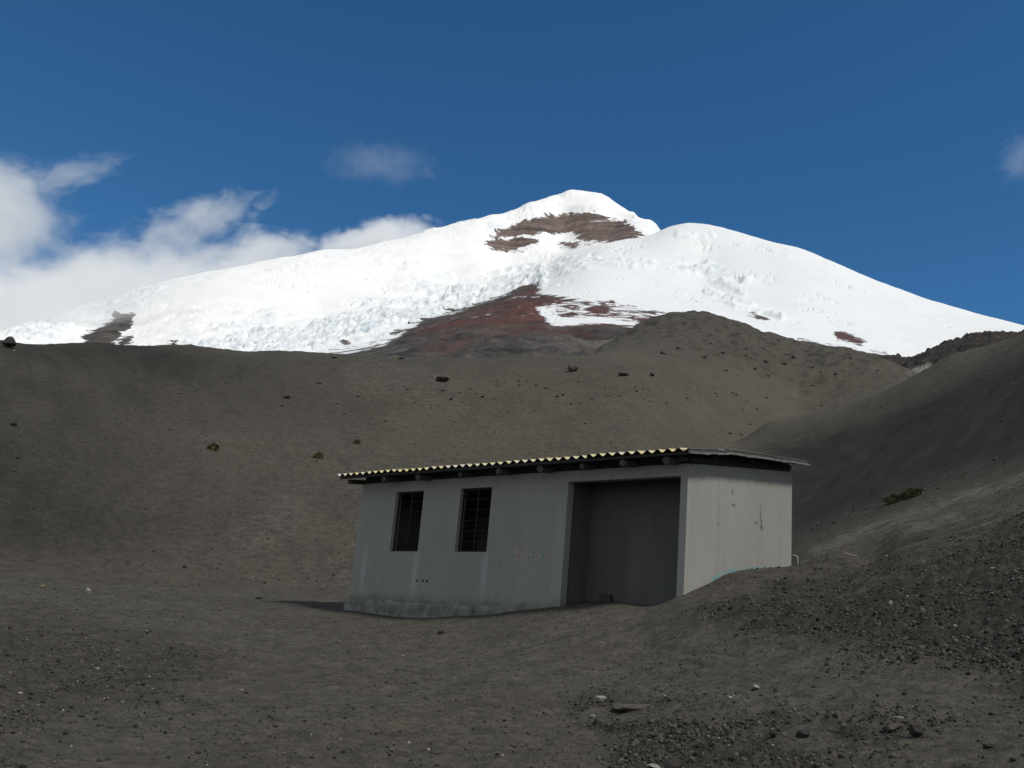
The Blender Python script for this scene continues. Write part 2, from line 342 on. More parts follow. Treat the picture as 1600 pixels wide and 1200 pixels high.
# inside the hut and behind it
ctrl += [np.array([-6.0, 2.0, -.15]), np.array([-1.2, 1.5, 0.05]), np.array([-8.6, 1.0, -.25]), np.array([-4, 4.6, .3]), np.array([1.2, 5.0, .95]), np.array([-1.0, 4.6, .75])]
def slope(px, py0, d0, py1, s, n=4, fall=True):
    o, dl = hillside(px, py0, d0, py1, s, n); ctrl.extend(o)
    if fall:
        ctrl.append(at(px, py1+26, dl*1.22)); ctrl.append(at(px, py1+75, dl*1.6))
    return dl
slope(-500, 880, 26, 520, 22); slope(-200, 890, 26, 522, 22); slope(0, 884, 27, 530, 22.5); slope(150, 896, 27.5, 535, 22.5); slope(300, 902, 28, 541, 22.5)
slope(450, 908, 28, 548, 22.7); slope(560, 905, 28.5, 552, 23); slope(680, 890, 29, 556, 23.3)
# to the right the hillside runs on, without a crest, into the dome hill
slope(800, 870, 30, 563, 23.5, fall=False); slope(900, 850, 31, 573, 23.7, fall=False)
pts((800, 580, 150), (900, 588, 160), (800, 610, 260), (900, 610, 280))
slope(1000, 830, 32, 578, 23.5, fall=False)
pts((1000, 573, 125), (905, 566, 150), (928, 556, 168), (948, 544, 190), (971, 529, 215), (1006, 511, 240), (1033, 507, 245), (1071, 497, 245), (1096, 497, 245), (1150, 508, 235), (1195, 523, 225), (1240, 536, 215), (1311, 546, 200), (1349, 555, 190), (1385, 568, 178), (1424, 588, 170),
    (1100, 560, 150), (1200, 575, 160), (1300, 590, 160), (1100, 600, 118), (1200, 620, 135), (1300, 615, 150), (1150, 650, 118), (1060, 640, 100), (1240, 640, 140),
    (1071, 540, 300), (1195, 565, 290), (1311, 590, 280), (950, 590, 270), (1424, 620, 230), (1071, 620, 420), (1311, 640, 420), (1600, 640, 420), (800, 640, 420), (300, 640, 420), (0, 640, 420))
# gully and right-hand hill
pts((1133, 693, 78), (1200, 664, 84), (1277, 645, 82), (1350, 625, 78), (1433, 588, 74), (1493, 556, 71), (1531, 550, 68), (1565, 538, 65), (1600, 521, 62), (1700, 470, 60), (1900, 380, 58), (2200, 300, 55),
    (1160, 700, 98), (1240, 668, 105), (1320, 645, 105), (1400, 615, 108), (1470, 590, 110), (1540, 575, 110), (1620, 560, 100), (1760, 510, 100),
    (1270, 862, 24), (1350, 836, 24), (1450, 800, 24), (1600, 750, 23), (1270, 800, 36), (1400, 740, 36), (1600, 650, 36), (1250, 720, 56), (1400, 660, 54), (1580, 580, 50),
    (1310, 868, 20.5), (1400, 846, 20.5), (1500, 818, 20), (1600, 785, 19.3), (1180, 780, 44), (1100, 780, 42))
# behind and beside the camera
for az in (-180, -140, -100, 100, 140, 180):
    for d, t in ((3, 0.0), (10, .0), (40, -.03), (200, -.06), (420, -.08)):
        a = math.radians(az); q = CAM[:2]+d*(math.cos(a)*HF+math.sin(a)*HR); ctrl.append(np.array([q[0], q[1], CAM[2]-1.6+d*t]))
for az in (-75, -45, -20, 0, 20, 45, 75):
    a = math.radians(az); d = 2.5; q = CAM[:2]+d*(math.cos(a)*HF+math.sin(a)*HR); ctrl.append(np.array([q[0], q[1], CAM[2]-1.62]))
G = Terrain(ctrl, 2e-4)
az = np.radians(np.r_[np.linspace(-180, -42, 50)[:-1], np.linspace(-42, -31, 60)[:-1], np.linspace(-31, 31, 760), np.linspace(31, 42, 60)[1:], np.linspace(42, 180, 50)[1:]])
dd = np.r_[np.geomspace(.6, 5, 30)[:-1], np.geomspace(5, 26, 300)[:-1], np.geomspace(26, 260, 250)[:-1], np.geomspace(260, 420, 20)]
G.grid(az, dd)
gx, gy = G.X, G.Y
PXg, PYg = project(np.stack([gx, gy, G.Z], -1))
# coarse spoil: left bank, right bank, patches in front
cl = poly_sd(PXg, PYg, [(-900, 900), (60, 912), (200, 935), (330, 985), (380, 1060), (250, 1120), (0, 1150), (-900, 1150)])
cr = poly_sd(PXg, PYg, [(1075, 945), (1150, 905), (1235, 892), (1330, 872), (1450, 845), (1600, 795), (2600, 500), (2600, 1100), (1600, 1090), (1400, 1065), (1250, 1040), (1100, 1000)])
cf = np.maximum(line_mask(PXg, PYg, [(930, 1110), (1150, 1125), (1300, 1145), (1560, 1150)], 55), line_mask(PXg, PYg, [(1000, 1190), (1250, 1190)], 60))
wob = fbm(gx*.9, gy*.9, 4, 5)*35
coarse = np.clip(np.maximum(np.maximum(smooth(-45, 70, cl+1.6*wob)*.5, smooth(-20, 60, cr+wob)), cf*.95*smooth(-.4, .3, wob/35)), 0, 1)
coarse = np.where(G.D < 26, coarse, 0)
near = 1-smooth(24, 40, G.D)
inhut = smooth(-.35, .15, np.minimum(np.minimum(gx+8.0, .1-gx), np.minimum(gy+.1, 3.7-gy)))
calm = 1-.8*smooth(1.2, .2, np.maximum(np.maximum(-8.2-gx, gx-.3), np.maximum(-.4-gy, gy-3.9)))
G.Z += near*calm*(.035*fbm(gx*.8, gy*.8, 3, 1) + .012*fbm(gx*4, gy*4, 3, 2) + (.008+.024*coarse)*fbm(gx*9+9, gy*9, 3, 3) + coarse*.06*np.abs(fbm(gx*2.2, gy*2.2, 3, 8)))
far = smooth(24, 60, G.D)
rocky = smooth(115, 190, G.D)
G.Z += far*(.22*fbm(gx*.09, gy*.09, 3, 11) + .10*fbm(gx*.5, gy*.5, 4, 12)) + rocky*(.8*fbm(gx*.06, gy*.06, 4, 13, True)-.4 + .45*fbm(gx*.22, gy*.22, 3, 14))
# attributes
track = np.maximum.reduce([line_mask(PXg, PYg, [(-200, 880), (100, 912), (330, 950), (620, 1000), (900, 1020), (1150, 1055), (1400, 1085), (1750, 1125)], 85), .9*line_mask(PXg, PYg, [(560, 1000), (900, 990), (1040, 955)], 60), .6*line_mask(PXg, PYg, [(100, 1160), (500, 1090), (750, 1040)], 60)])*(G.D < 26)
track = track*np.clip(.75+.5*fbm(gx*.5, gy*.5, 3, 81), 0, 1)
for off in (-26, -8, 22, 40):                         # tyre ruts along it
    rut = line_mask(PXg, PYg, [(420, 985+off), (700, 1020+off), (1000, 1035+off), (1250, 1068+off), (1700, 1118+off)], 5.5)*(G.D < 20)
    G.Z -= .022*rut*np.clip(.5+fbm(gx*1.3, gy*1.3, 2, 83+off), 0, 1)
coarse = coarse*(1-.8*track)
pale = np.maximum.reduce([line_mask(PXg, PYg, [(1270, 862), (1350, 830), (1450, 795), (1620, 738)], 11), .8*line_mask(PXg, PYg, [(1370, 838), (1500, 806)], 9), .8*line_mask(PXg, PYg, [(1540, 815), (1640, 775)], 14), .5*line_mask(PXg, PYg, [(1255, 880), (1275, 855)], 6),
    1.2*line_mask(PXg, PYg, [(1422, 583), (1452, 573)], 9)*(G.D > 90), .35*line_mask(PXg, PYg, [(380, 850), (450, 800), (420, 830)], 40), .3*line_mask(PXg, PYg, [(560, 590), (640, 600), (700, 625)], 35)])
green = np.clip(smooth(-60, 80, poly_sd(PXg, PYg, [(560, 600), (800, 590), (1000, 585), (1200, 560), (1420, 590), (1200, 670), (1080, 700), (800, 720), (600, 700)])), 0, 1)*(G.D > 35)
rh = poly_sd(PXg, PYg, [(1235, 900), (1130, 695), (1200, 664), (1277, 645), (1350, 625), (1433, 588), (1493, 556), (1600, 521), (1900, 380), (2600, 300), (2600, 500), (1600, 745), (1450, 795), (1270, 862)])
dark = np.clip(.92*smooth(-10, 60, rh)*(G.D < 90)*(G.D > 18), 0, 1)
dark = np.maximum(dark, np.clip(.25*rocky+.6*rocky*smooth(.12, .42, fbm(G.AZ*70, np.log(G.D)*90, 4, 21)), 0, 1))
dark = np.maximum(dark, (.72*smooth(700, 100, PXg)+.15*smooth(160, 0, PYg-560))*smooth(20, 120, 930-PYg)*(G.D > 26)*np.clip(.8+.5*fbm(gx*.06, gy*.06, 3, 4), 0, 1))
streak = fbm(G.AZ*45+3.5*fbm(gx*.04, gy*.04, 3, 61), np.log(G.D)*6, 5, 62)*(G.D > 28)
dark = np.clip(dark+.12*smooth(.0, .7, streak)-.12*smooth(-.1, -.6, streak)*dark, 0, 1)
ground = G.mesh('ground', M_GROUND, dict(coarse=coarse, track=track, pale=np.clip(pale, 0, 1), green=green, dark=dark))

# ------------------------------------------------------------------ volcano
VC = []
def vp(*l): VC.extend(at(float(a), float(b), float(c)) for a, b, c in l)
SKY_R = [(1045, 357, 2300), (1075, 349, 2250), (1110, 352, 2250), (1150, 362, 2250), (1195, 377, 2250), (1255, 394, 2250), (1330, 430, 2200), (1415, 465, 2150), (1500, 495, 2100), (1590, 522, 2050), (1800, 600, 2000), (2100, 700, 1900)]
SKY_L = [(670, 360, 2950), (720, 348, 3000), (770, 335, 3050), (800, 330, 3100), (825, 318, 3150), (860, 308, 3250), (890, 298, 3300), (915, 300, 3300), (940, 303, 3300), (975, 325, 3250), (1010, 345, 3150), (1030, 357, 3100),
         (600, 378, 2900), (500, 395, 2850), (420, 412, 2800), (320, 432, 2750), (230, 452, 2700), (180, 470, 2650), (100, 497, 2600), (30, 522, 2500), (-120, 560, 2450), (-400, 640, 2400), (-700, 720, 2300)]
vp(*SKY_R); vp(*SKY_L)
for a, b, c in SKY_L+SKY_R[1:]: vp((a, b+60, c*1.15), (a, b+200, c*1.5))
vp((1000, 374, 2150), (950, 385, 2050), (900, 405, 1950), (860, 440, 1800), (800, 466, 1650), (740, 490, 1450), (680, 515, 1250), (620, 535, 1080), (580, 550, 950),
   (1100, 420, 1850), (1000, 450, 1600), (1100, 490, 1350), (1200, 450, 1680), (1300, 500, 1480), (1400, 540, 1350), (1500, 560, 1300), (1000, 508, 1050), (900, 515, 950), (800, 525, 830), (700, 548, 720),
   (1000, 560, 600), (850, 570, 520), (700, 575, 520), (1250, 545, 1100), (1400, 570, 950), (1600, 580, 950), (1900, 680, 900), (1100, 550, 750), (500, 600, 560), (200, 620, 600), (-200, 660, 650), (1300, 620, 560), (1600, 660, 560),
   (1030, 372, 2420), (960, 377, 2560), (895, 395, 2450), (832, 430, 2280), (742, 474, 2000), (640, 510, 1720), (560, 537, 1450), (480, 550, 1200),
   (880, 345, 3080), (880, 375, 2900), (800, 350, 2980), (960, 350, 2980), (800, 388, 2780), (800, 420, 2520), (700, 420, 2500), (600, 440, 2330), (500, 470, 2100), (400, 500, 1880), (300, 530, 1650), (600, 490, 1900), (400, 540, 1450), (200, 510, 2050), (100, 535, 1850), (200, 548, 1550), (0, 552, 1600), (-200, 600, 1500))
V = Terrain(VC, 1e-5)
vaz = np.radians(np.r_[np.linspace(-60, -31, 60)[:-1], np.linspace(-31, 31, 840), np.linspace(31, 60, 60)[1:]])
vd = np.r_[np.geomspace(420, 900, 60)[:-1], np.geomspace(900, 3500, 370)[:-1], np.geomspace(3500, 5200, 30)]
V.grid(vaz, vd)
vx, vy = V.X, V.Y
PXv, PYv = project(np.stack([vx, vy, V.Z], -1))
front = V.D < 3400
SER = np.maximum.reduce([line_mask(PXv, PYv, [(330, 548), (480, 530), (600, 500), (720, 470), (830, 432)], 34), .7*line_mask(PXv, PYv, [(300, 535), (420, 500)], 22), .8*line_mask(PXv, PYv, [(20, 530), (150, 490), (240, 460)], 22),
    .8*line_mask(PXv, PYv, [(1060, 420), (1110, 425), (1160, 445)], 22), .6*line_mask(PXv, PYv, [(1105, 455), (1150, 475), (1220, 495)], 9), .6*line_mask(PXv, PYv, [(880, 415), (950, 405), (1010, 412)], 20), .5*line_mask(PXv, PYv, [(1230, 405), (1300, 425)], 7),
    .9*line_mask(PXv, PYv, [(770, 360), (810, 348), (830, 338)], 18), .5*line_mask(PXv, PYv, [(600, 470), (700, 440), (560, 480)], 22), .5*line_mask(PXv, PYv, [(1060, 365), (1110, 370)], 10), .7*line_mask(PXv, PYv, [(600, 540), (700, 500), (640, 525)], 25), .5*line_mask(PXv, PYv, [(670, 362), (740, 350)], 12)])*front
ROCKS = [[(545, 552), (600, 539), (662, 499), (716, 486), (775, 464), (831, 442), (845, 452), (838, 458), (878, 464), (906, 467), (880, 476), (840, 483), (850, 496), (866, 511), (944, 505), (1006, 511), (1100, 530), (1240, 541), (1300, 549), (1370, 560), (1440, 566), (1700, 575), (2400, 800), (2400, 1200), (-900, 1200), (-900, 700), (480, 556)],
    [(908, 483), (930, 476), (951, 480), (948, 491), (928, 492)], [(942, 472), (958, 468), (966, 474), (962, 479)], [(1006, 489), (1015, 484), (1028, 489), (1024, 494)], [(997, 500), (1010, 496), (1031, 501), (1030, 512), (1008, 512)], [(982, 495), (991, 493), (990, 499)], [(868, 490), (895, 486), (905, 492), (880, 496)],
    [(1304, 518), (1322, 519), (1354, 535), (1345, 541), (1325, 534), (1310, 528)], [(1250, 529), (1275, 533), (1292, 541), (1275, 544), (1255, 538)], [(1170, 487), (1200, 498), (1195, 500), (1170, 490)],
    [(126, 526), (165, 506), (185, 493), (209, 490), (207, 505), (178, 536), (146, 545)], [(186, 530), (206, 526), (204, 536), (186, 545)], [(250, 548), (276, 530), (276, 546)]]
CLIFFS = [[(766, 371), (787, 358), (819, 347), (850, 338), (881, 334), (928, 335), (959, 341), (984, 346), (997, 361), (1006, 369), (975, 379), (915, 379), (894, 365), (862, 364), (825, 368), (787, 374)],
    [(753, 380), (775, 375), (819, 372), (844, 377), (831, 385), (806, 392), (781, 392), (766, 388)], [(866, 379), (912, 380), (894, 389)]]
rsd = np.full(vx.shape, -99.0)
for k, p in enumerate(ROCKS): 
    s_ = poly_sd(PXv, PYv, p); rsd = np.maximum(rsd, np.where(V.D < 2000, s_, -99) if k < 10 else s_)
csd = np.full(vx.shape, -99.0)
for p in CLIFFS: csd = np.maximum(csd, np.where(V.D > 2500, poly_sd(PXv, PYv, p), -99))
cliffm = smooth(-4, 4, csd)
allr = np.clip(.5+np.maximum(rsd, csd)/30, 0, 1); allr = np.where(front, allr, 0)
redm = smooth(-20, 20, poly_sd(PXv, PYv, [(655, 522), (730, 496), (790, 474), (840, 450), (900, 462), (960, 470), (1040, 485), (1040, 515), (940, 508), (870, 515), (800, 513), (730, 520), (690, 528)]) + 18*fbm(vx*.012, vy*.012, 4, 31))
redm = np.maximum(redm, .8*smooth(-12, 20, poly_sd(PXv, PYv, [(650, 548), (690, 535), (740, 535), (730, 556), (660, 560)])))
redm = np.maximum(redm, .8*(PXv > 1290)*(PYv < 545)*(PYv > 510))
allr = np.maximum(allr, .52*line_mask(PXv, PYv, [(520, 550), (600, 538), (662, 500), (716, 486), (775, 464), (835, 438)], 16)*(V.D < 2000)*smooth(-.35, .25, fbm(vx*.015, vy*.015, 3, 46)))
allr = np.maximum(allr, .50*line_mask(PXv, PYv, [(880, 480), (960, 484), (1030, 500)], 26)*(V.D < 2000)); allr = np.maximum(allr, .48*line_mask(PXv, PYv, [(1250, 535), (1300, 545), (1380, 556)], 14)*(V.D < 2000))
rk = np.clip(allr*2-1, 0, 1)
sf = np.clip(SER, 0, 1)*(1-smooth(.35, .5, allr))*smooth(-.35, .45, fbm(vx*.007, vy*.007, 4, 48)+SER*.5-.15)
V.Z += sf*(15*fbm(vx*.022, vy*.022, 5, 41, True)-8) + (1-allr)*(2.5*fbm(vx*.006, vy*.006, 4, 42))*front
V.Z += rk*(V.D < 2000)*(6.0*fbm(vx*.012, vy*.012, 5, 43, True)-4) + cliffm*(5*fbm(vx*.02, vy*.02, 4, 44, True)-4)
V.Z += smooth(6, 0, np.abs(csd+9))*(csd < 0)*(V.D > 3000)*14        # ice lip above the summit cliff
V.Z += front*(V.D > 2400)*2.5*fbm(vx*.02, vy*.02, 4, 45)
# long crevasses across the ice, following the contours
cv = fbm(V.AZ*26, np.log(V.D)*75+2.5*fbm(V.AZ*30, np.log(V.D)*30, 3, 90), 3, 91, True)
lf = smooth(40, -60, poly_sd(PXv, PYv, [(900, 420), (1000, 380), (1040, 340), (1800, 560), (1800, 700), (850, 560)]))
cm = smooth(.15, .6, fbm(V.AZ*14, np.log(V.D)*16, 3, 92)+.35*SER-.1*(1-lf))*(allr < .4)*front
V.Z -= 9*cm*smooth(1.15, 1.5, cv)
V.Z += (.4+4.2*lf)*(allr < .45)*front*fbm(V.AZ*40, np.log(V.D)*26, 4, 93)*smooth(-.3, .5, fbm(vx*.003, vy*.003, 3, 94))
volcano = V.mesh('snow_volcano', M_VOLC, dict(rock=allr, red=redm, serac=sf, cliff=cliffm, patch=smooth(-6, 30, poly_sd(PXv, PYv, [(640, 520), (760, 468), (850, 440), (1040, 480), (1040, 520), (860, 514), (760, 512)])), lit_flank=smooth(-14, 22, poly_sd(PXv, PYv, [(-900, 900), (-900, 100), (1032, 200), (1020, 372), (960, 377), (895, 397), (850, 425), (740, 455), (600, 490), (440, 530), (330, 900)])+8*fbm(vx*.008, vy*.008, 4, 47))))

# ------------------------------------------------------------------ lava ridge below the right flank
LC = [at(float(a), float(b), float(c)) for a, b, c in ((1300, 560, 420), (1370, 560, 400), (1400, 561, 380), (1428, 563, 360), (1455, 550, 340), (1479, 536, 330), (1514, 527, 325), (1545, 525, 320), (1576, 526, 320), (1640, 524, 315), (1760, 500, 310),
    (1300, 600, 330), (1400, 600, 300), (1500, 585, 280), (1600, 580, 270), (1760, 560, 270), (1300, 620, 480), (1430, 620, 440), (1514, 600, 420), (1600, 600, 420), (1760, 580, 400))]
L = Terrain(LC, 1e-4); L.grid(np.radians(np.linspace(15, 33, 300)), np.linspace(265, 440, 140))
le = smooth(0, .03, np.minimum(L.AZ-math.radians(15), math.radians(33)-L.AZ))
L.Z += 1.9*fbm(L.X*.05, L.Y*.05, 5, 51, True)-1.6 + .8*fbm(L.X*.5, L.Y*.5, 3, 52) - 30*(1-le)
_m = Mat('black_lava', .95, .15); _c = _m.coord(); _n = _m.noise(_c, .25, 6, .7)
_m.col(_m.mix(_m.attr('pale'), _m.mix(_m.ramp(_n, .35, .65), (.016, .015, .015), (.050, .044, .039)), (.24, .225, .195))); _m.bump(_n, .8, .7)
PXl, PYl = project(np.stack([L.X, L.Y, L.Z], -1))
L.mesh('lava_ridge', _m.m, dict(pale=line_mask(PXl, PYl, [(1420, 585), (1436, 578), (1452, 573)], 7)))

# ------------------------------------------------------------------ hut
def new_empty(name, loc, **kw):
    o = add(name, None, None, **kw); o.location = loc; o.empty_display_size = .3; return o
hut = new_empty('concrete_hut', (-4, 1.8, -.4), label='grey concrete hut with corrugated roof and two barred windows', cat='hut')
bpy.context.view_layer.update()
HUT_O = np.array([-4, 1.8, -.4])
def part(name, co, faces, mat, parent=hut, smooth_=False):
    me = bpy.data.meshes.new(name); me.from_pydata([tuple(c) for c in np.asarray(co, float)], [], [tuple(int(i) for i in f) for f in faces]); me.update()
    bm = bmesh.new(); bm.from_mesh(me); bmesh.ops.remove_doubles(bm, verts=bm.verts, dist=1e-4); bmesh.ops.recalc_face_normals(bm, faces=bm.faces); bm.to_mesh(me); bm.free()
    if smooth_:
        for p in me.polygons: p.use_smooth = True
    o = add(name, me, mat, parent=parent); o.matrix_parent_inverse = Matrix.Translation(-Vector(HUT_O)); return o
def box_vf(x0, x1, y0, y1, z0, z1):
    v = [(x, y, z) for x in (x0, x1) for y in (y0, y1) for z in (z0, z1)]
    return v, [(0, 1, 3, 2), (4, 6, 7, 5), (0, 4, 5, 1), (2, 3, 7, 6), (0, 2, 6, 4), (1, 5, 7, 3)]
W, D, HT, T = -7.95, 3.62, 2.228, .16
HB = 2.764
def wall_grid(us, zs, solid, fr, bk):
    """plate with real openings: fr/bk map (u,z) to 3-D for the outer and inner face"""
    V_, F_ = [], []
    def quad(*p): n = len(V_); V_.extend(p); F_.append((n, n+1, n+2, n+3))
    nu, nz = len(us)-1, len(zs)-1
    for i in range(nu):
        for j in range(nz):
            if not solid(i, j): continue
            a, b, c, d = us[i], us[i+1], zs[j], zs[j+1]
            quad(fr(a, c), fr(b, c), fr(b, d), fr(a, d)); quad(bk(a, c), bk(a, d), bk(b, d), bk(b, c))
            if i == 0 or not solid(i-1, j): quad(fr(a, c), fr(a, d), bk(a, d), bk(a, c))
            if i == nu-1 or not solid(i+1, j): quad(fr(b, c), bk(b, c), bk(b, d), fr(b, d))
            if j == 0 or not solid(i, j-1): quad(fr(a, c), bk(a, c), bk(b, c), fr(b, c))
            if j == nz-1 or not solid(i, j+1): quad(fr(a, d), fr(b, d), bk(b, d), bk(a, d))
    return V_, F_
WIN = [(-6.854, -6.030), (-5.006, -4.187)]; ZS, ZT = .819, 2.019; DOOR = (-2.383, -.123, 2.036)
HOLES = [-5.965, -5.80, -5.68]; HZ = (.235, .285)
us = sorted(set([W, 0.0, DOOR[0], DOOR[1]]+[x for w in WIN for x in w]+[x+e for x in HOLES for e in (-.03, .03)]))
zs = sorted([-1.0, HZ[0], HZ[1], ZS, ZT, DOOR[2], HT])
def solid_front(i, j):
    if i < 0 or j < 0 or i >= len(us)-1 or j >= len(zs)-1: return False
    x = (us[i]+us[i+1])/2; z = (zs[j]+zs[j+1])/2
    if any(a < x < b for a, b in WIN) and ZS < z < ZT: return False
    if DOOR[0] < x < DOOR[1] and z < DOOR[2]: return False
    if any(abs(x-h) < .03 for h in HOLES) and HZ[0] < z < HZ[1]: return False
    return True
v, f = wall_grid(us, zs, solid_front, lambda u, z: (u, 0.0, z), lambda u, z: (u, T, z))
part('front_wall', v, f, M_FRONT)
# right wall: outer face on a fine grid
def side_wall(name, x_out, x_in, mat, y0=T+.002, y1=D, lip=0.0):
    ys = np.linspace(y0, y1, 40); zz = np.linspace(0, 1, 36)
    def m_(x): return lambda u, t: (x, u, -1.0+t*(HT+(HB-HT)*u/D+1.0-lip))
    v, f = wall_grid(list(ys), list(zz), lambda i, j: 0 <= i < 39 and 0 <= j < 35, m_(x_out), m_(x_in))
    # inner faces need no fine grid but share the outline
    o = part(name, v, f, mat)
    me = o.data; co = np.empty(len(me.vertices)*3, np.float32); me.vertices.foreach_get('co', co); co = co.reshape(-1, 3)
    a = me.attributes.new('above', 'FLOAT', 'POINT'); a.data.foreach_set('value', (co[:, 2]-G.z(np.full(len(co), x_out+.03), co[:, 1])).astype(np.float32)); return o
side_wall('right_wall', 0.0, -T, M_SIDE, y0=T+.001)
# the corner face of the front wall that shows on the right side
part('corner_pier', *box_vf(.0005, .004, .001, T+.0, -1.0, HT-.003), M_SIDE)
side_wall('left_wall', W, W+T, M_FRONT, y0=T+.001)
v, f = box_vf(W+T+.001, -T-.001, D-T, D-.001, -1.0, HB-.03); part('back_wall', v, f, M_INNER)
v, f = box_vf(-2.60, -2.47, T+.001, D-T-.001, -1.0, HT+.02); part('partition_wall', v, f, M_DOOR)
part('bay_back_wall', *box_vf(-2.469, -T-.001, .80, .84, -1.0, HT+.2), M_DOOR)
# broken plinth along the foot of the front wall
n = 140; xs = np.linspace(W-.05, DOOR[0]-.02, n); v = []; f = []
for i, x in enumerate(xs):
    fade = min(1, (xs[-1]-x)/1.4); zt = -.16+.05*fbm(np.array([x*2.1]), np.array([.5]), 3, 61)[0] - .05*(1-fade); pr = (.05+.018*fbm(np.array([x*3.0]), np.array([7.5]), 3, 62)[0])*(.35+.65*fade)
    for (yy, z) in ((.02, zt+.012), (-pr*.55, zt+.004), (-pr, zt-.03), (-pr*(1.1+.4*perlin(np.array([x*9]), np.array([.3]))[0]), zt-.12), (-pr*1.2, -.9), (.02, -.9)): v.append((x, yy, z))
for i in range(n-1):
    for k in range(6): f.append((i*6+k, (i+1)*6+k, (i+1)*6+(k+1) % 6, i*6+(k+1) % 6))
f += [tuple(range(6)), tuple((n-1)*6+k for k in range(6))]
M_PLINTH = simple('broken_plinth', (.075, .078, .07), (.27, .275, .26), 4.5, .95, bump=.03)
part('plinth', v, f, M_PLINTH)
# windows: steel grille in the reveal
def rod_vf(p, q, r, n=8):
    p = np.array(p, float); q = np.array(q, float); w = (q-p)/np.linalg.norm(q-p); a = np.cross(w, [0, 0, 1.0] if abs(w[2]) < .9 else [1.0, 0, 0]); a /= np.linalg.norm(a); b = np.cross(w, a)
    r0, r1 = (r if hasattr(r, '__len__') else (r, r)); v = [p+r0*(math.cos(t)*a+math.sin(t)*b) for t in np.linspace(0, 2*math.pi, n, endpoint=False)]+[q+r1*(math.cos(t)*a+math.sin(t)*b) for t in np.linspace(0, 2*math.pi, n, endpoint=False)]
    f = [(i, (i+1) % n, n+(i+1) % n, n+i) for i in range(n)]+[tuple(range(n)), tuple(range(n, 2*n))]; return v, f
def frame_vf(x0, x1, z0, z1, y0, y1, w):
    V_, F_ = [], []
    for b in ((x0, x0+w, z0, z1), (x1-w, x1, z0, z1), (x0+w, x1-w, z0, z0+w), (x0+w, x1-w, z1-w, z1)):
        vv, ff = box_vf(b[0], b[1], y0, y1, b[2], b[3]); F_ += [tuple(i+len(V_) for i in q) for q in ff]; V_ += vv
    return V_, F_
for a, b in WIN:
    g = part('window_grille', *frame_vf(a+.004, b-.004, ZS+.004, ZT-.004, .075, .105, .028), M_BAR)
    mid = (a+b)/2+.01
    part('vertical_bar', *box_vf(mid-.011, mid+.011, .072, .100, ZS+.032, ZT-.032), M_BAR, parent=g)
    for k in range(1, 6):
        z = ZS+(ZT-ZS)*k/6; part('horizontal_bar', *rod_vf((a+.03, .088, z), (b-.03, .088, z), .0085, 6), M_BAR, parent=g)
for o in bpy.data.objects:
    if o.parent and o.parent.name.startswith('window_grille'): o.matrix_parent_inverse = Matrix.Identity(4)
# rafters, batten, purlins
def raft(x, r, y0, y1, zc=2.232, s=.142):
    v, f = rod_vf((x, y0, zc+s*(y0+.3)), (x+random.uniform(-.03, .03), y1, zc+s*(y1+.3)), (r, r*.9), 12); part('rafter', v, f, M_WOOD)
for k, x in enumerate((-8.06, -6.88, -5.9, -4.77, -3.74, -2.78, -1.88, -1.01, -.2)):
    raft(x, .058+.008*((k*7) % 3-1), -.30-.03*((k*5) % 3), D+.08)
raft(-.075, .05, -.12, D+.05, 2.262, .15)
part('eave_batten', *box_vf(-8.28, .20, -.375, -.315, 2.292, 2.332), M_BATTEN)
for y in (.55, 1.8, 3.1): part('purlin', *box_vf(-8.28, .16, y, y+.06, 2.30+.142*(y+.3), 2.335+.142*(y+.3)), M_BATTEN)
# corrugated sheets: two rows of nine
def sheet_mat():
    m = Mat('lichened_fibre_cement', .85, .2); c = m.coord(); oi = m.n('ShaderNodeObjectInfo')
    n = m.noise(c, 3.2, 6, .7); a = m.mix(m.ramp(oi.outputs['Random'], .2, .8), (.47, .455, .39), (.50, .45, .26))
    col = m.mix(m.ramp(n, .45, .62), a, (.50, .44, .22)); col = m.mix(m.ramp(m.noise(c, 14, 4, .7), .58, .72), col, (.30, .28, .24))
    geo = m.n('ShaderNodeNewGeometry'); z = m.sep(geo.outputs['Normal'])[2]
    m.col(col); m.bump(n, .01, .5); return m.m
M_SHEET = sheet_mat()
M_UNDER = simple('dark_sheet_underside', (.05, .05, .052), (.085, .083, .08), 2.5)  # darker colour for the downward and front-edge faces of the sheets
M_GREYS = simple('grey_sheet_top', (.14, .14, .13), (.26, .25, .23), 5)
WP, AMP, TH = .1911, .027, .007
ROOF_X0, NW = -8.345, 45
def zroof(y, row): return 2.366+.178*(y+.4) if row == 0 else 2.366+.178*1.17+.016+.128*(y-.77)
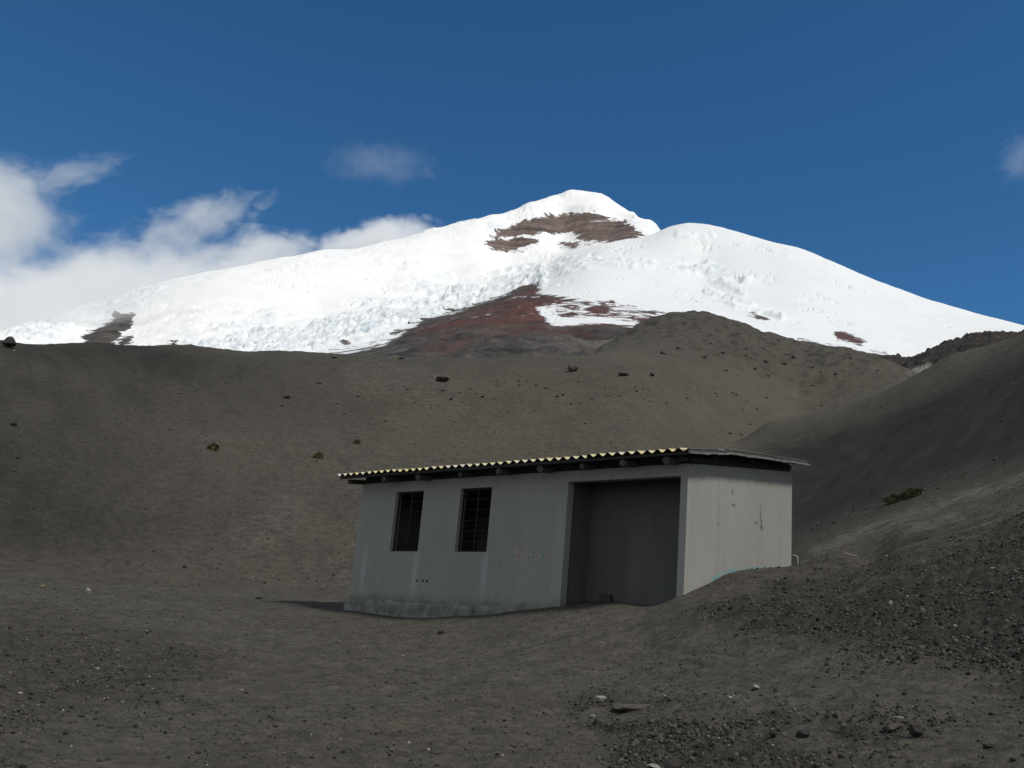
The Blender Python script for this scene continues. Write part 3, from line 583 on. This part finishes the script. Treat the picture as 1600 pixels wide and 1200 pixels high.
def sheet(k, row):
    w0, w1 = k*5, k*5+5; xs = np.linspace(ROOF_X0+w0*WP-(.5*WP if k else 0)*.6, ROOF_X0+w1*WP, 5*12+1+(4 if k else 0))
    y0, y1 = (-.40, .92) if row == 0 else (.77, 3.76)
    y0 += random.uniform(-.02, .02); ys = np.linspace(y0, y1, 6); lift = .009*(k % 2)+(.002 if row else 0); V_, F_ = [], []
    tilt = random.uniform(-.004, .004); last = (k == 8)
    for y in ys:
        for x in xs:
            z = zroof(y, row)+lift+tilt*math.cos(x*2)+AMP*math.cos(2*math.pi*(x-ROOF_X0)/WP)
            if last and x > xs[-7]: z += -.02*(x-xs[-7])/(xs[-1]-xs[-7])+.012*math.sin(y*23)*math.sin(y*7.3)
            V_.append((x, y, z))
    nx, ny = len(xs), len(ys)
    if last and row == 1: ny_ = ny
    n0 = len(V_); V_ += [(x, y, z-TH) for x, y, z in V_]
    I = lambda i, j, s=0: s*n0+j*nx+i
    top = []
    for j in range(ny-1):
        for i in range(nx-1): F_.append((I(i, j), I(i+1, j), I(i+1, j+1), I(i, j+1))); F_.append((I(i, j, 1), I(i, j+1, 1), I(i+1, j+1, 1), I(i+1, j, 1)))
    for i in range(nx-1): F_.append((I(i, 0), I(i, 0, 1), I(i+1, 0, 1), I(i+1, 0))); F_.append((I(i, ny-1), I(i+1, ny-1), I(i+1, ny-1, 1), I(i, ny-1, 1)))
    for j in range(ny-1): F_.append((I(0, j), I(0, j+1), I(0, j+1, 1), I(0, j, 1))); F_.append((I(nx-1, j), I(nx-1, j, 1), I(nx-1, j+1, 1), I(nx-1, j+1)))
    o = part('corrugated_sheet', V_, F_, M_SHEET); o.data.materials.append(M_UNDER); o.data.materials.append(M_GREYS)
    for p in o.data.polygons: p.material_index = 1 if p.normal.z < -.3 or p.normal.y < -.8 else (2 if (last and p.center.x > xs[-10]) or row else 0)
    return o
for row in (0, 1):
    for k in range(9): sheet(k, row)
# pale weathered strip closing the right-hand edge of the roof
v, f = [], []
ys = np.linspace(-.40, 3.76, 70)
for i, y in enumerate(ys):
    z = (zroof(y, 0) if y < .8 else zroof(y, 1))-.062+.010*perlin(np.array([y*5.0]), np.array([.2]), 3)[0]; e = .012*perlin(np.array([y*7.0]), np.array([3.2]), 5)[0]; h = .013+.014*max(0, perlin(np.array([y*6.0]), np.array([9.2]), 6)[0])
    v += [(.245+e, y, z-h), (.285+e, y, z-h), (.285+e, y, z+h), (.245+e, y, z+h)]
for i in range(len(ys)-1):
    for k in range(4): f.append((i*4+k, i*4+(k+1) % 4, i*4+4+(k+1) % 4, i*4+4+k))
f += [(0, 1, 2, 3), tuple(len(v)-4+k for k in range(4))]
v2, f2 = [], []
for y in np.linspace(-.39, 3.75, 40):
    z = zroof(y, 0) if y < .8 else zroof(y, 1); v2 += [(.225, y, z-.06), (.243, y, z-.06), (.243, y, z+.012), (.225, y, z+.012)]
for i in range(39):
    for k in range(4): f2.append((i*4+k, i*4+(k+1) % 4, i*4+4+(k+1) % 4, i*4+4+k))
f2 += [(0, 1, 2, 3), (156, 157, 158, 159)]
part('barge_board', v2, f2, simple('grey_barge_board', (.05, .05, .049), (.09, .09, .087), 5, .9))
M_EDGE = simple('flaking_edge', (.035, .035, .035), (.26, .26, .255), 13, .7, (1, 2.5, 1))
part('edge_strip', v, f, M_EDGE)
# dark boards added between wall heads and roof, standing for the shade there
part('eave_shade_board', *box_vf(W+.01, -.003, .05, .10, HT-.002, 2.43), M_BATTEN)
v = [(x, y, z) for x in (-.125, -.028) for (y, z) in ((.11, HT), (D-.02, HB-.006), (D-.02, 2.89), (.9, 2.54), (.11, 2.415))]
part('gable_shade_board', v, [(0, 1, 2, 3, 4), (9, 8, 7, 6, 5)]+[(i, (i+1) % 5, 5+(i+1) % 5, 5+i) for i in range(5)], M_BATTEN)

# ------------------------------------------------------------------ stones, plants, pipes
def ico(sub):
    bm = bmesh.new(); bmesh.ops.create_icosphere(bm, subdivisions=sub, radius=1.0); bm.verts.ensure_lookup_table()
    v = np.array([x.co[:] for x in bm.verts]); f = np.array([[q.index for q in p.verts] for p in bm.faces]); bm.free(); return v, f
def rock_arrays(sub, rng, cuts=18, rough=.13):
    v, f = ico(sub); v = v.copy()
    for _ in range(cuts):                                  # planar facets
        n_ = rng.normal(size=3); n_ /= np.linalg.norm(n_); h = rng.uniform(.42, .85); dlt = v@n_-h; v -= np.outer(np.clip(dlt, 0, None), n_)
    v *= 1+rough*(perlin(v[:, 0]*2.3+9, v[:, 1]*2.3+v[:, 2]*1.7, 4)+.5*perlin(v[:, 0]*5+v[:, 2]*4, v[:, 1]*5, 6))[:, None]
    return v, f
def stone_mat(name, a, b, sc=6):
    return simple(name, a, b, sc, .95, bump=.02)
M_DARKR = stone_mat('dark_lava_stone', (.020, .018, .017), (.055, .050, .045)); M_PALER = stone_mat('pale_pumice', (.17, .165, .15), (.30, .29, .265)); M_MIDR = stone_mat('grey_brown_stone', (.05, .045, .038), (.11, .10, .085))
M_DARKS = stone_mat('weathered_dark_stone', (.030, .028, .024), (.07, .064, .055))
ROCKMESH = {}
def rock_mesh(k, mat):
    key = (k % 8, mat.name)
    if key not in ROCKMESH:
        v, f = rock_arrays(3, np.random.default_rng(100+k % 8)); me = np_mesh('rock', v, f); me.materials.append(mat); ROCKMESH[key] = me
    return ROCKMESH[key]
def rock(name, px, py, wpx, hpx, k, mat, label, cat='rock', group=None, sink=.25, d0=4.0):
    p, d = G.hit(px, py, d0); w = wpx*d/FPX/2; h = hpx*d/FPX/2
    o = add(name, rock_mesh(k, mat), mat, label=label, cat=cat, group=group)
    o.location = (p[0], p[1], p[2]+h*(1-sink)); o.scale = (w*1.15, w*random.uniform(.75, 1.0), h*1.25); o.rotation_euler = (random.uniform(-.2, .2), random.uniform(-.2, .2), YAW+random.uniform(-.5, .5)); return o
rock('stone_block', 136, 928, 13, 11, 0, M_PALER, 'pale angular stone block on the flat strip far left of hut')
rock('stone', 66, 918, 6, 4, 1, stone_mat('tan_stone', (.22, .16, .09), (.3, .22, .13)), 'small tan stone beside dark spoil at left edge')
rock('boulder', 14, 543, 26, 16, 2, M_DARKR, 'dark boulder on the ridge crest at far left', 'boulder', d0=30)
rock('boulder', 893, 581, 19, 16, 3, M_MIDR, 'lone grey boulder on hillside brow below the red slope', 'boulder', d0=30)
rock('boulder', 693, 596, 26, 10, 4, M_DARKR, 'wide dark boulder high on hillside left of lone grey boulder', 'boulder', d0=30)
rock('boulder', 974, 587, 22, 8, 5, M_DARKR, 'flat dark boulder just right of lone grey boulder', 'boulder', d0=30)
rock('boulder', 1019, 588, 12, 8, 6, M_DARKR, 'small dark boulder below the dome hill, right of flat boulder', 'boulder', d0=30)
rock('dirt_clod', 405, 936, 14, 4, 7, M_DARKR, 'low dark clod on ash left of hut shadow', 'clod')
rock('foreground_rock', 1433, 1152, 26, 23, 6, M_DARKR, 'rounded dark rock at lower right of the foreground')
rock('foreground_rock', 1393, 1142, 30, 10, 3, M_MIDR, 'flat grey rock leaning beside rounded dark rock at lower right')
rock('foreground_rock', 1052, 1203, 36, 18, 5, M_DARKR, 'dark rock cut off by the bottom edge of picture')
rock('pale_stone', 1022, 1199, 26, 5, 2, M_PALER, 'pale flat stone at bottom edge beside cut-off dark rock', 'stone')
rock('pale_stone', 939, 1096, 22, 10, 4, M_PALER, 'pale grey stone at left end of dark clods in foreground', 'stone')
rock('pale_stone', 1181, 1078, 16, 10, 6, M_PALER, 'pale wedge-shaped stone on the track in front of hut', 'stone')
rock('pale_stone', 926, 1122, 14, 7, 0, M_PALER, 'small pale stone below pale grey stone in foreground', 'stone')
rock('dirt_clod', 990, 1108, 74, 12, 7, M_MIDR, 'long low dark clod right of pale grey foreground stone', 'clod', sink=.6)
rock('dirt_clod', 1086, 1133, 14, 10, 2, M_DARKR, 'small black clod in the middle foreground', 'clod')
rock('dirt_clod', 1208, 1152, 16, 14, 5, M_DARKR, 'upright dark clod in foreground right of centre', 'clod')
rock('dirt_clod', 1258, 1152, 22, 12, 4, M_DARKR, 'broad dark clod between upright clod and rounded dark rock', 'clod')
rock('dirt_clod', 1545, 1168, 20, 7, 6, M_DARKR, 'low dark clod near the lower right corner', 'clod')
rock('stone', 687, 991, 14, 7, 3, M_DARKR, 'small dark stone on ash in front of hut plinth')
rock('white_chip', 1391, 946, 6, 8, 1, M_PALER, 'white chip standing on dark gravel bank right of hut', 'stone')
rock('white_chip', 1550, 891, 8, 4, 3, M_PALER, 'white chip near top of dark gravel bank at right edge', 'stone')
rock('concrete_block', 950, 946, 15, 13, 0, stone_mat('block_grey', (.05, .05, .05), (.08, .08, .08)), 'dark block lying inside the wide doorway of hut', 'block') if False else None
# block in the doorway
p = on_front(950, 944); bx0 = -1.72
v, f = box_vf(-.1, .1, -.07, .07, 0, .14); me = bpy.data.meshes.new('concrete_block'); me.from_pydata(v, [], f); bm = bmesh.new(); bm.from_mesh(me); bmesh.ops.bevel(bm, geom=bm.edges[:], offset=.012, segments=2, affect='EDGES'); bmesh.ops.recalc_face_normals(bm, faces=bm.faces); bm.to_mesh(me); bm.free()
o = add('concrete_block', me, stone_mat('block_grey', (.03, .03, .028), (.05, .05, .047)), label='small grey concrete block lying in the wide doorway', cat='block'); o.location = (-1.66, .3, G.z(-1.66, .3)[0]-.01); o.rotation_euler = (0, .03, .35)
# small stones strewn over the hillside
spots = [(444, 606, 6), (447, 622, 12), (441, 635, 7), (559, 620, 8), (538, 647, 5), (603, 659, 7), (632, 652, 4), (673, 638, 5), (647, 630, 5), (691, 611, 7), (754, 621, 8), (498, 600, 8), (523, 560, 12), (627, 561, 11), (837, 642, 4), (856, 648, 3), (750, 690, 3), (892, 632, 5), (950, 620, 5), (994, 612, 6), (968, 620, 5), (300, 590, 6), (265, 672, 5), (165, 685, 6), (32, 682, 7), (20, 665, 12), (44, 759, 5), (60, 765, 4), (95, 730, 4), (266, 835, 5), (289, 840, 5), (337, 835, 4), (217, 795, 4), (227, 796, 5), (388, 702, 4), (52, 795, 5), (400, 770, 4), (480, 770, 4),
         (1145, 615, 6), (1168, 627, 5), (1172, 664, 6), (1140, 678, 7), (1158, 680, 8), (1196, 566, 8), (1130, 553, 10), (1060, 545, 9), (1110, 537, 6), (1330, 560, 6), (1270, 575, 10), (1305, 585, 8), (1225, 570, 9), (1200, 588, 7), (1135, 580, 7), (1180, 577, 9), (1037, 553, 14), (1100, 560, 13), (1240, 560, 12), (1160, 640, 4), (1090, 610, 4), (1120, 620, 4), (1075, 607, 4)]
r2 = random.Random(5)
for _ in range(34): spots.append((r2.gauss(810, 90), r2.uniform(596, 632), r2.uniform(4, 6.5)))
for _ in range(16): spots.append((r2.uniform(1020, 1380), r2.uniform(530, 640), r2.uniform(4.5, 7)))
ROWS = {}
for k, (px, py, w) in enumerate(spots):
    if px < 420: lab, gr = 'small dark stones on the dim slope at far left', 'stones on the far left slope'
    elif px < 640: lab, gr = 'small dark stones above the left end of hut roof', 'stones above the left end of the roof'
    elif px < 1010 and py < 612: lab, gr = 'dark stones in upper scatter high above the roof', 'upper scatter of stones above the roof'
    elif px < 1010: lab, gr = 'dark stones in lower scatter high above the roof', 'lower scatter of stones above the roof'
    elif py < 575: lab, gr = 'dark stones on the rounded dome hill', 'stones on the dome hill'
    else: lab, gr = 'dark stones at the foot of dome hill', 'stones at the foot of the dome hill'
    ROWS.setdefault((lab, gr), []).append((px, rock('hillside_stone', px, py, w, w*.55, k, M_DARKS if k % 3 else M_MIDR, 'stone', 'stone', gr, sink=.5, d0=30)))
for k, (px, py, w) in enumerate(((510, 651, 4), (545, 720, 3.5), (971, 611, 4), (997, 652, 4), (153, 880, 5), (315, 682, 3.5), (22, 549, 6), (1045, 747, 3), (505, 982, 5), (561, 977, 6), (640, 975, 4), (772, 965, 5), (185, 1043, 6), (630, 1026, 7), (628, 1053, 5), (315, 1015, 4), (1280, 885, 4), (1309, 889, 4), (567, 1011, 5), (724, 1033, 5), (452, 1083, 5), (190, 1042, 5))):
    lab, gr = ('tiny pale pebbles on hillside behind hut', 'pale pebbles on the hillside') if py < 800 else (('tiny pale pebbles close along the foot of hut', 'pale pebbles by the hut') if py < 1000 else ('tiny pale pebbles in left foreground', 'pale pebbles in the foreground'))
    ROWS.setdefault((lab, gr), []).append((px, rock('pale_pebble', px, py, w*.8, w*.45, k, M_PALER, 'pebble', 'pebble', gr, sink=.3, d0=5 if py > 800 else 30)))
ONES = 'first second third fourth fifth sixth seventh eighth ninth tenth eleventh twelfth thirteenth fourteenth fifteenth sixteenth seventeenth eighteenth nineteenth twentieth'.split()
def ordinal(n): return ONES[n] if n < 20 else 'twenty-'+ONES[n-20] if n < 29 else 'thirtieth' if n == 29 else 'thirty-'+ONES[n-30]
for (lab, gr), l in ROWS.items():
    for n_, (px, o) in enumerate(sorted(l, key=lambda t: t[0])): o['label'] = ordinal(n_)+' from left of the '+lab
# cushion plants
def leaf_mat(name, a, b):
    m = Mat(name, .8, .2); c = m.coord(); m.col(m.mix(m.ramp(m.noise(c, 9, 4, .7), .3, .7), a, b)); return m.m
M_PLANT = leaf_mat('cushion_leaves', (.030, .034, .012), (.075, .078, .026)); M_YPLANT = leaf_mat('yellow_moss', (.030, .029, .018), (.095, .088, .042))
def plant(px, py, wpx, hpx, seed, mat, label, d0=30, n=420):
    p, d = G.hit(px, py, d0); w = wpx*d/FPX/2; h = hpx*d/FPX*.9; rng = np.random.default_rng(seed); V_, F_ = [], []
    for i in range(n):
        t = rng.uniform(0, 2*math.pi); el = math.asin(rng.uniform(0, 1)); lump = .72+.28*math.sin(3*t+seed)*math.cos(2*el)+rng.uniform(-.08, .08)
        dirv = np.array([math.cos(t)*math.cos(el), math.sin(t)*math.cos(el), math.sin(el)]); q = dirv*lump*np.array([w, w*.8, h])
        a = np.cross(dirv, rng.normal(size=3)); a /= np.linalg.norm(a)+1e-9; L_ = max(.03, .22*w); b = dirv*.9+np.array([0, 0, .5]); b = b/np.linalg.norm(b)*L_
        k = len(V_); V_ += [q-a*L_*.28-b*.3, q+a*L_*.28-b*.3, q+b*.8]; F_.append((k, k+1, k+2))
    o = new_empty('cushion_plant', tuple(p), label=label, cat='plant')
    add('foliage', np_mesh('foliage', np.array(V_), np.array(F_)), mat, parent=o)
    v, f = ico(2); v = v*np.array([w*.72, w*.58, h*.72])*(1+.15*perlin(v[:, 0]*3, v[:, 1]*3+v[:, 2], 3))[:, None]; add('cushion', np_mesh('cushion', v, f), mat, parent=o)
plant(333, 703, 24, 13, 1, M_PLANT, 'green cushion plant alone on the left hillside')
plant(498, 716, 20, 12, 2, M_PLANT, 'dark green cushion plant on slope left of hut roof')
plant(558, 693, 16, 8, 3, M_PLANT, 'small green cushion plant above left end of hut roof')
plant(1400, 784, 40, 13, 4, M_YPLANT, 'yellowish low cushion plant at lower end of patch on right hill', 20)
plant(1430, 774, 40, 12, 5, M_YPLANT, 'yellowish low cushion plant at upper end of patch on right hill', 20)
# bent pipes
def tube(name, path, r, mat, label, cat):
    path = [np.array(q, float) for q in path]; V_, F_ = [], []; n = 10
    up0 = np.array([.3, .5, .8])
    for i, q in enumerate(path):
        t = path[min(i+1, len(path)-1)]-path[max(i-1, 0)]; t /= np.linalg.norm(t); a = np.cross(t, up0); a /= np.linalg.norm(a); b = np.cross(t, a)
        V_ += [q+r*(math.cos(u)*a+math.sin(u)*b) for u in np.linspace(0, 2*math.pi, n, endpoint=False)]
    for i in range(len(path)-1):
        for k in range(n): F_.append((i*n+k, i*n+(k+1) % n, i*n+n+(k+1) % n, i*n+n+k))
    me = bpy.data.meshes.new(name); base = path[-1].copy(); me.from_pydata([tuple(x-base) for x in V_], [], F_+[tuple(range(n)), tuple(range(len(V_)-n, len(V_)))])
    bm = bmesh.new(); bm.from_mesh(me); bmesh.ops.recalc_face_normals(bm, faces=bm.faces); bm.to_mesh(me); bm.free()
    for pl in me.polygons: pl.use_smooth = len(pl.vertices) == 4
    o = add(name, me, mat, label=label, cat=cat); o.location = base; return o
def bend(a, b, c, r=.06, n=6):
    a, b, c = (np.array(x, float) for x in (a, b, c)); u = (a-b)/np.linalg.norm(a-b); w = (c-b)/np.linalg.norm(c-b); out = [a]
    for t in np.linspace(0, 1, n): out.append((1-t)**2*(b+u*r)+2*t*(1-t)*b+t*t*(b+w*r))
    return out+[c]
tube('bent_pipe', bend((-.15, 3.72, 1.225), (.065, 3.72, 1.225), (.075, 3.73, G.z(.075, 3.73)[0]-.1)), .022, M_PIPE, 'pale bent pipe sticking out behind right corner of hut', 'pipe')
p, d = G.hit(1340, 876, 15); q, _ = G.hit(1318, 876, 15); hz = .07
tube('bent_pipe', bend((q[0], q[1], p[2]+hz), (p[0], p[1], p[2]+hz+.005), (p[0]+.01, p[1], p[2]-.08)), .013, M_PIPE, 'pale bent pipe low on the ash right of hut', 'pipe')
p, d = G.hit(1392, 1125, 6); q, _ = G.hit(1412, 1128, 6)
tube('stick', [p+np.array([0, 0, .02]), (p+q)/2+np.array([0, 0, .024]), q+np.array([0, 0, .02])], .006, M_PIPE, 'thin pale stick lying behind the rounded dark rock', 'stick')

# ------------------------------------------------------------------ loose gravel (uncountable)
def scatter(name, n, sampler, size, mat, seed, label='loose dark volcanic gravel strewn over the ash'):
    rng = np.random.default_rng(seed); pts_ = sampler(rng, n); n = len(pts_)
    base = [rock_arrays(1, np.random.default_rng(300+k), 8, .22) for k in range(6)]; V_, F_, R_ = [], [], []; off = 0
    s_ = size(rng, n); z = G.z(pts_[:, 0], pts_[:, 1])
    for k in range(6):
        idx = np.arange(k, n, 6); b, f = base[k]; m_ = len(idx); ang = rng.uniform(0, 2*math.pi, m_); sc = s_[idx][:, None]*rng.uniform(.7, 1.2, (m_, 3))*np.array([1, 1, .75])
        v = b[None]*sc[:, None]; c_, s2 = np.cos(ang)[:, None], np.sin(ang)[:, None]
        x = v[..., 0]*c_-v[..., 1]*s2+pts_[idx, 0][:, None]; y = v[..., 0]*s2+v[..., 1]*c_+pts_[idx, 1][:, None]; zz = v[..., 2]+(z[idx]+s_[idx]*.25)[:, None]
        V_.append(np.stack([x, y, zz], -1).reshape(-1, 3)); F_.append((f[None]+(np.arange(m_)*len(b))[:, None, None]).reshape(-1, 3)+off); R_.append(np.repeat(rng.uniform(0, 1, m_), len(b))); off += m_*len(b)
    me = np_mesh(name, np.concatenate(V_), np.concatenate(F_)); a = me.attributes.new('tone', 'FLOAT', 'POINT'); a.data.foreach_set('value', np.concatenate(R_).astype(np.float32))
    return add(name, me, mat, kind='stuff', label=label, cat='gravel')
mg = Mat('gravel', .95, .15); t_ = mg.attr('tone'); cg = mg.mix(mg.ramp(t_, 0, .95), (.014, .0135, .0125), (.095, .09, .08)); cg = mg.mix(mg.ramp(t_, .985, .99), cg, (.26, .245, .22)); mg.col(cg); mg.bump(mg.noise(mg.coord(), 40, 3, .7), .01, .6)
def near_sampler(rng, n):
    u = rng.uniform(-math.radians(33), math.radians(33), n*4); d = np.exp(rng.uniform(math.log(5.5), math.log(24), n*4)); X = CAM[0]+d*(np.cos(u)*HF[0]+np.sin(u)*HR[0]); Y = CAM[1]+d*(np.cos(u)*HF[1]+np.sin(u)*HR[1])
    i = np.clip(np.searchsorted(G.az, u), 0, len(G.az)-1); j = np.clip(np.searchsorted(G.d, d), 0, len(G.d)-1)
    den = .16+.84*coarse[j, i]; den *= .35+1.1*np.clip(fbm(X*.7, Y*.7, 3, 71)+.4, 0, 1)
    global KEEP
    ok = (rng.uniform(0, 1, n*4) < den) & ~((X > W-.15) & (X < .15) & (Y > -.12) & (Y < D+.1)); P = np.stack([X, Y], -1)[ok]; KEEP = coarse[j, i][ok][:n]; return P[:n]
scatter('gravel', 34000, near_sampler, lambda r, n: (1+.55*KEEP)*np.clip(np.exp(r.normal(math.log(.0075), .55, n)), .003, .024), mg.m, 3)

mf = Mat('scree', .95, .15); mf.col(mf.mix(mf.ramp(mf.attr('tone'), 0, .97), (.030, .028, .025), (.10, .093, .080)))
def far_sampler(rng, n):
    u = rng.uniform(-math.radians(32), math.radians(32), n*3); d = np.exp(rng.uniform(math.log(26), math.log(240), n*3)); X = CAM[0]+d*(np.cos(u)*HF[0]+np.sin(u)*HR[0]); Y = CAM[1]+d*(np.cos(u)*HF[1]+np.sin(u)*HR[1])
    ok = rng.uniform(-.6, .9, n*3) < fbm(X*.08, Y*.08, 4, 73); return np.stack([X, Y], -1)[ok][:n]
def far_size(rng, n): return np.clip(np.exp(rng.normal(math.log(.024), .55, n)), .01, .09)
scatter('hillside_scree', 9000, far_sampler, far_size, mf.m, 4, 'fine dark scree sprinkled over the hillsides')

# ------------------------------------------------------------------ clouds
def cloud_mat(name, dens, scale, thr, aniso=.35, stretch=(1, 1, 1)):
    m = bpy.data.materials.new(name); m.use_nodes = True; t = m.node_tree; t.nodes.clear(); out = t.nodes.new('ShaderNodeOutputMaterial'); pv = t.nodes.new('ShaderNodeVolumePrincipled'); t.links.new(pv.outputs[0], out.inputs['Volume'])
    pv.inputs['Color'].default_value = (1, 1, 1, 1); pv.inputs['Anisotropy'].default_value = aniso
    def N(ty, **k):
        x = t.nodes.new(ty)
        for a, b in k.items(): setattr(x, a, b)
        return x
    tc = N('ShaderNodeTexCoord'); ln = N('ShaderNodeVectorMath', operation='LENGTH'); t.links.new(tc.outputs['Object'], ln.inputs[0])
    mp = N('ShaderNodeMapping'); t.links.new(tc.outputs['Object'], mp.inputs[0]); mp.inputs['Scale'].default_value = stretch; mp.inputs['Location'].default_value = (random.uniform(0, 9), random.uniform(0, 9), 0)
    no = N('ShaderNodeTexNoise'); t.links.new(mp.outputs[0], no.inputs['Vector']); no.inputs['Scale'].default_value = scale; no.inputs['Detail'].default_value = 9; no.inputs['Roughness'].default_value = .66; no.inputs['Distortion'].default_value = .6
    a = N('ShaderNodeMath', operation='MULTIPLY_ADD'); t.links.new(no.outputs[0], a.inputs[0]); a.inputs[1].default_value = 2.0; a.inputs[2].default_value = -thr       # 2n - thr
    b = N('ShaderNodeMath', operation='SUBTRACT'); t.links.new(a.outputs[0], b.inputs[0]); t.links.new(ln.outputs['Value'], b.inputs[1])
    r = N('ShaderNodeMapRange'); t.links.new(b.outputs[0], r.inputs[0]); r.inputs[1].default_value = -.15; r.inputs[2].default_value = .35; r.inputs[3].default_value = 0; r.inputs[4].default_value = dens
    t.links.new(r.outputs[0], pv.inputs['Density']); return m
def cloud(px, py, hw, hh, d, tilt, dens, scale, thr, label, stretch=1.0, depth=1.0):
    c = at(float(px), float(py), float(d)); k = math.sqrt(d*d+c[2]**2)/FPX; v, f = ico(3); o = add('cloud', np_mesh('cloud', v, f), cloud_mat('cloud_vapour', dens, scale, thr, .35, (hw/hh*stretch, 1.3*depth, 1.0)), label=label, cat='cloud', group='clouds round the volcano')
    o.location = c; o.scale = (hw*k, hh*k*depth*1.3, hh*k); o.rotation_mode = 'QUATERNION'
    X = Vector(RGT)*math.cos(tilt)+Vector(UPV)*math.sin(tilt); Z = -Vector(RGT)*math.sin(tilt)+Vector(UPV)*math.cos(tilt); Y = Z.cross(X); o.rotation_quaternion = Matrix((X, Y, Z)).transposed().to_quaternion(); return o
cloud(70, 505, 430, 118, 4600, .2, .011, 1.9, .30, 'broad white cloud bank behind the left snow ridge', .7)
cloud(-20, 335, 130, 110, 4800, .1, .005, 1.7, .36, 'soft grey cloud tower at the left edge of picture', .9)
cloud(110, 272, 110, 30, 4700, .28, .0045, 1.5, .46, 'thin wisp pointing right from the grey cloud tower', .5)
cloud(305, 345, 145, 46, 4500, .27, .007, 1.7, .46, 'ragged wisp rising above the broad cloud bank', .6)
cloud(415, 395, 100, 36, 4400, .22, .014, 1.6, .34, 'white puff between ragged wisp and the snow ridge', .6)
cloud(585, 378, 115, 38, 3900, .22, .022, 1.8, .25, 'bright white puff resting on the snow ridge left of summit', .7)
cloud(595, 255, 120, 46, 4600, -.05, .0009, 1.6, .40, 'faint thin cloud alone in blue sky above ridge', .8)
cloud(1600, 245, 50, 40, 4600, .7, .0011, 1.6, .4, 'faint wisp at right edge of the sky', .8)
cloud(50, 496, 300, 48, 2150, .2, .012, 1.6, .30, 'thin mist draped over the left end of snow ridge', .6)
